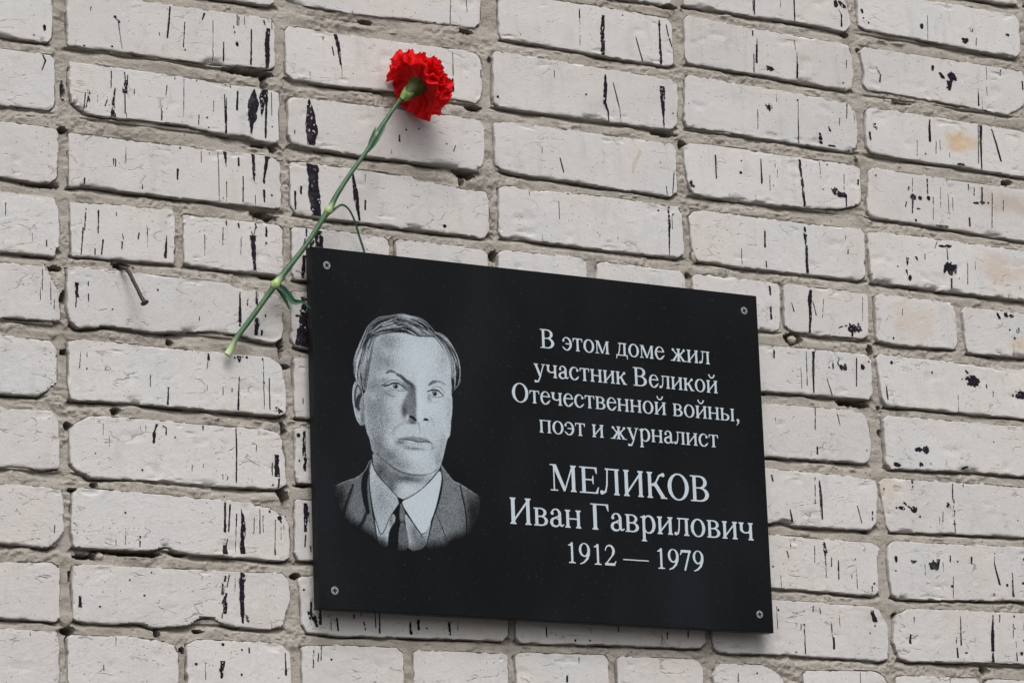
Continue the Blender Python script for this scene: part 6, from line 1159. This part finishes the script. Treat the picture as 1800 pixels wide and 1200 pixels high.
# flower head
AX = Vector(FLOWER_AXIS).normalized(); BUD_ = Vector(BUD)
e_a = AX.cross(Vector((0, 1, 0))).normalized(); e_b = AX.cross(e_a).normalized()
def ringpt(c, r, ph, kx=1): return c+(e_a*math.cos(ph)+e_b*math.sin(ph))*r
def revolve(prof, name, mat, n=24, lobes=0):
    V = []; F = []
    for (s_, r) in prof:
        for k in range(n):
            ph = 2*math.pi*k/n; V.append(tuple(ringpt(BUD_+AX*s_, r*(1+.03*math.sin(5*ph)), ph)))
    for j in range(len(prof)-1):
        for k in range(n): F.append((j*n+k, j*n+(k+1) % n, (j+1)*n+(k+1) % n, (j+1)*n+k))
    return mesh_obj(name, V, F, mat, CN, CORG)
revolve([(-2, 1.8), (0, 3.0), (3, 4.6), (7, 6.0), (12, 7.3), (18, 8.6), (24, 9.8), (28, 10.6), (30, 10.8)], 'calyx', M_CALYX)
def scale_leaf(ph, s0, s1, r0, r1, w, mat, name, flare=0):
    V = []; F = []; nw = 7; n = 9
    for i in range(n):
        k = i/(n-1); s_ = s0+(s1-s0)*k; r = r0+(r1-r0)*k+flare*k*k; ww = w*math.sin(math.pi*min(.96, .22+.78*k))**.8
        for j in range(nw):
            q = (j/(nw-1))*2-1; V.append(tuple(ringpt(BUD_+AX*s_, r+.35-.2*q*q, ph+q*ww/max(r, 2))))
    for i in range(n-1):
        for j in range(nw-1): F.append((i*nw+j, i*nw+j+1, (i+1)*nw+j+1, (i+1)*nw+j))
    o = mesh_obj(name, V, F, mat, CN, CORG); md = o.modifiers.new('Solidify', 'SOLIDIFY'); md.thickness = .0004; return o
for k in range(4): scale_leaf(k*math.pi/2+.3, -1, 11, 3.0, 7.6, 4.0, M_CALTIP, 'calyx_scale', .8)
for k in range(2): scale_leaf(k*math.pi+1.2, -3, 5, 3.0, 6.2, 3.0, M_CALTIP, 'calyx_scale', 3.0)
for k in range(5): scale_leaf(k*2*math.pi/5+.9, 20, 35, 9.2, 12.0, 5.2, M_CALYX, 'calyx_tooth', 1.0)
FR = np.random.RandomState(21)
def petal(ph, base_s, th0, th1, L, wmax, amp, seed):
    n, nw = 26, 33; V = []; F = []
    k_ = np.linspace(0, 1, n)
    th = th0+(th1-th0)*sstep(.0, .75, k_)
    st_ = L/(n-1); s_ = base_s; r = 7.0*1.0; cpts = []
    for i in range(n):
        cpts.append((s_, r, th[i])); s_ += math.cos(th[i])*st_; r += math.sin(th[i])*st_
    fr = FR.uniform(2.2, 3.6); p1 = FR.uniform(0, 6.28); p2 = FR.uniform(0, 6.28)
    teeth = FR.randint(9, 14)
    for i in range(n):
        k = i/(n-1); (s0, r0, t0) = cpts[i]
        w = 2.5+(wmax-2.5)*k**.85*(1-.18*k**6)
        for j in range(nw):
            q = (j/(nw-1))*2-1
            edge = 1-.20*q*q-.05*abs(math.sin(q*teeth*1.55+p1))*1.0-.06*abs(vn(np.array(q*5.0+seed), np.array(3.3), seed))
            kk = k*(1+(edge-1)*k**2)
            f = kk*(n-1); i0 = min(int(f), n-2); fr_ = f-i0
            s1 = cpts[i0][0]*(1-fr_)+cpts[i0+1][0]*fr_; r1 = cpts[i0][1]*(1-fr_)+cpts[i0+1][1]*fr_; t1 = cpts[i0][2]*(1-fr_)+cpts[i0+1][2]*fr_
            ruf = amp*k**1.6*(math.sin(q*fr*2.0+p1)+.55*math.sin(q*fr*4.3+p2+k*2)+.30*math.sin(q*fr*9.0+p1*2+k*5))
            x_t = w*q*(1-.10*k)
            a_ = x_t/max(r1, 9.0)*.55
            rad = (e_a*math.cos(ph+a_)+e_b*math.sin(ph+a_)); tan_ = (-e_a*math.sin(ph+a_)+e_b*math.cos(ph+a_))
            nrm = AX*math.sin(t1)-rad*math.cos(t1)
            p = BUD_+AX*s1+rad*r1+tan_*(x_t*.5)+nrm*ruf
            if p.y > -2.5: p.y = -2.5-.15*math.sin(q*9+k*7)     # pressed against the wall
            V.append(tuple(p))
    for i in range(n-1):
        for j in range(nw-1): F.append((i*nw+j, i*nw+j+1, (i+1)*nw+j+1, (i+1)*nw+j))
    o = mesh_obj('petal', V, F, M_PETAL, CN, CORG); return o
sd_ = 0
for (cnt, t0, t1, L, w, amp, off) in PETAL_LAYERS:
    for k in range(cnt):
        sd_ += 1; ph = 2*math.pi*(k+FR.uniform(-.22, .22))/cnt+off
        petal(ph, 25+FR.uniform(-1, 2), math.radians(t0+FR.uniform(-5, 5)), math.radians(t1+FR.uniform(-16, 16)), L*FR.uniform(.9, 1.08), w*FR.uniform(.9, 1.1), amp*FR.uniform(.8, 1.25), sd_)
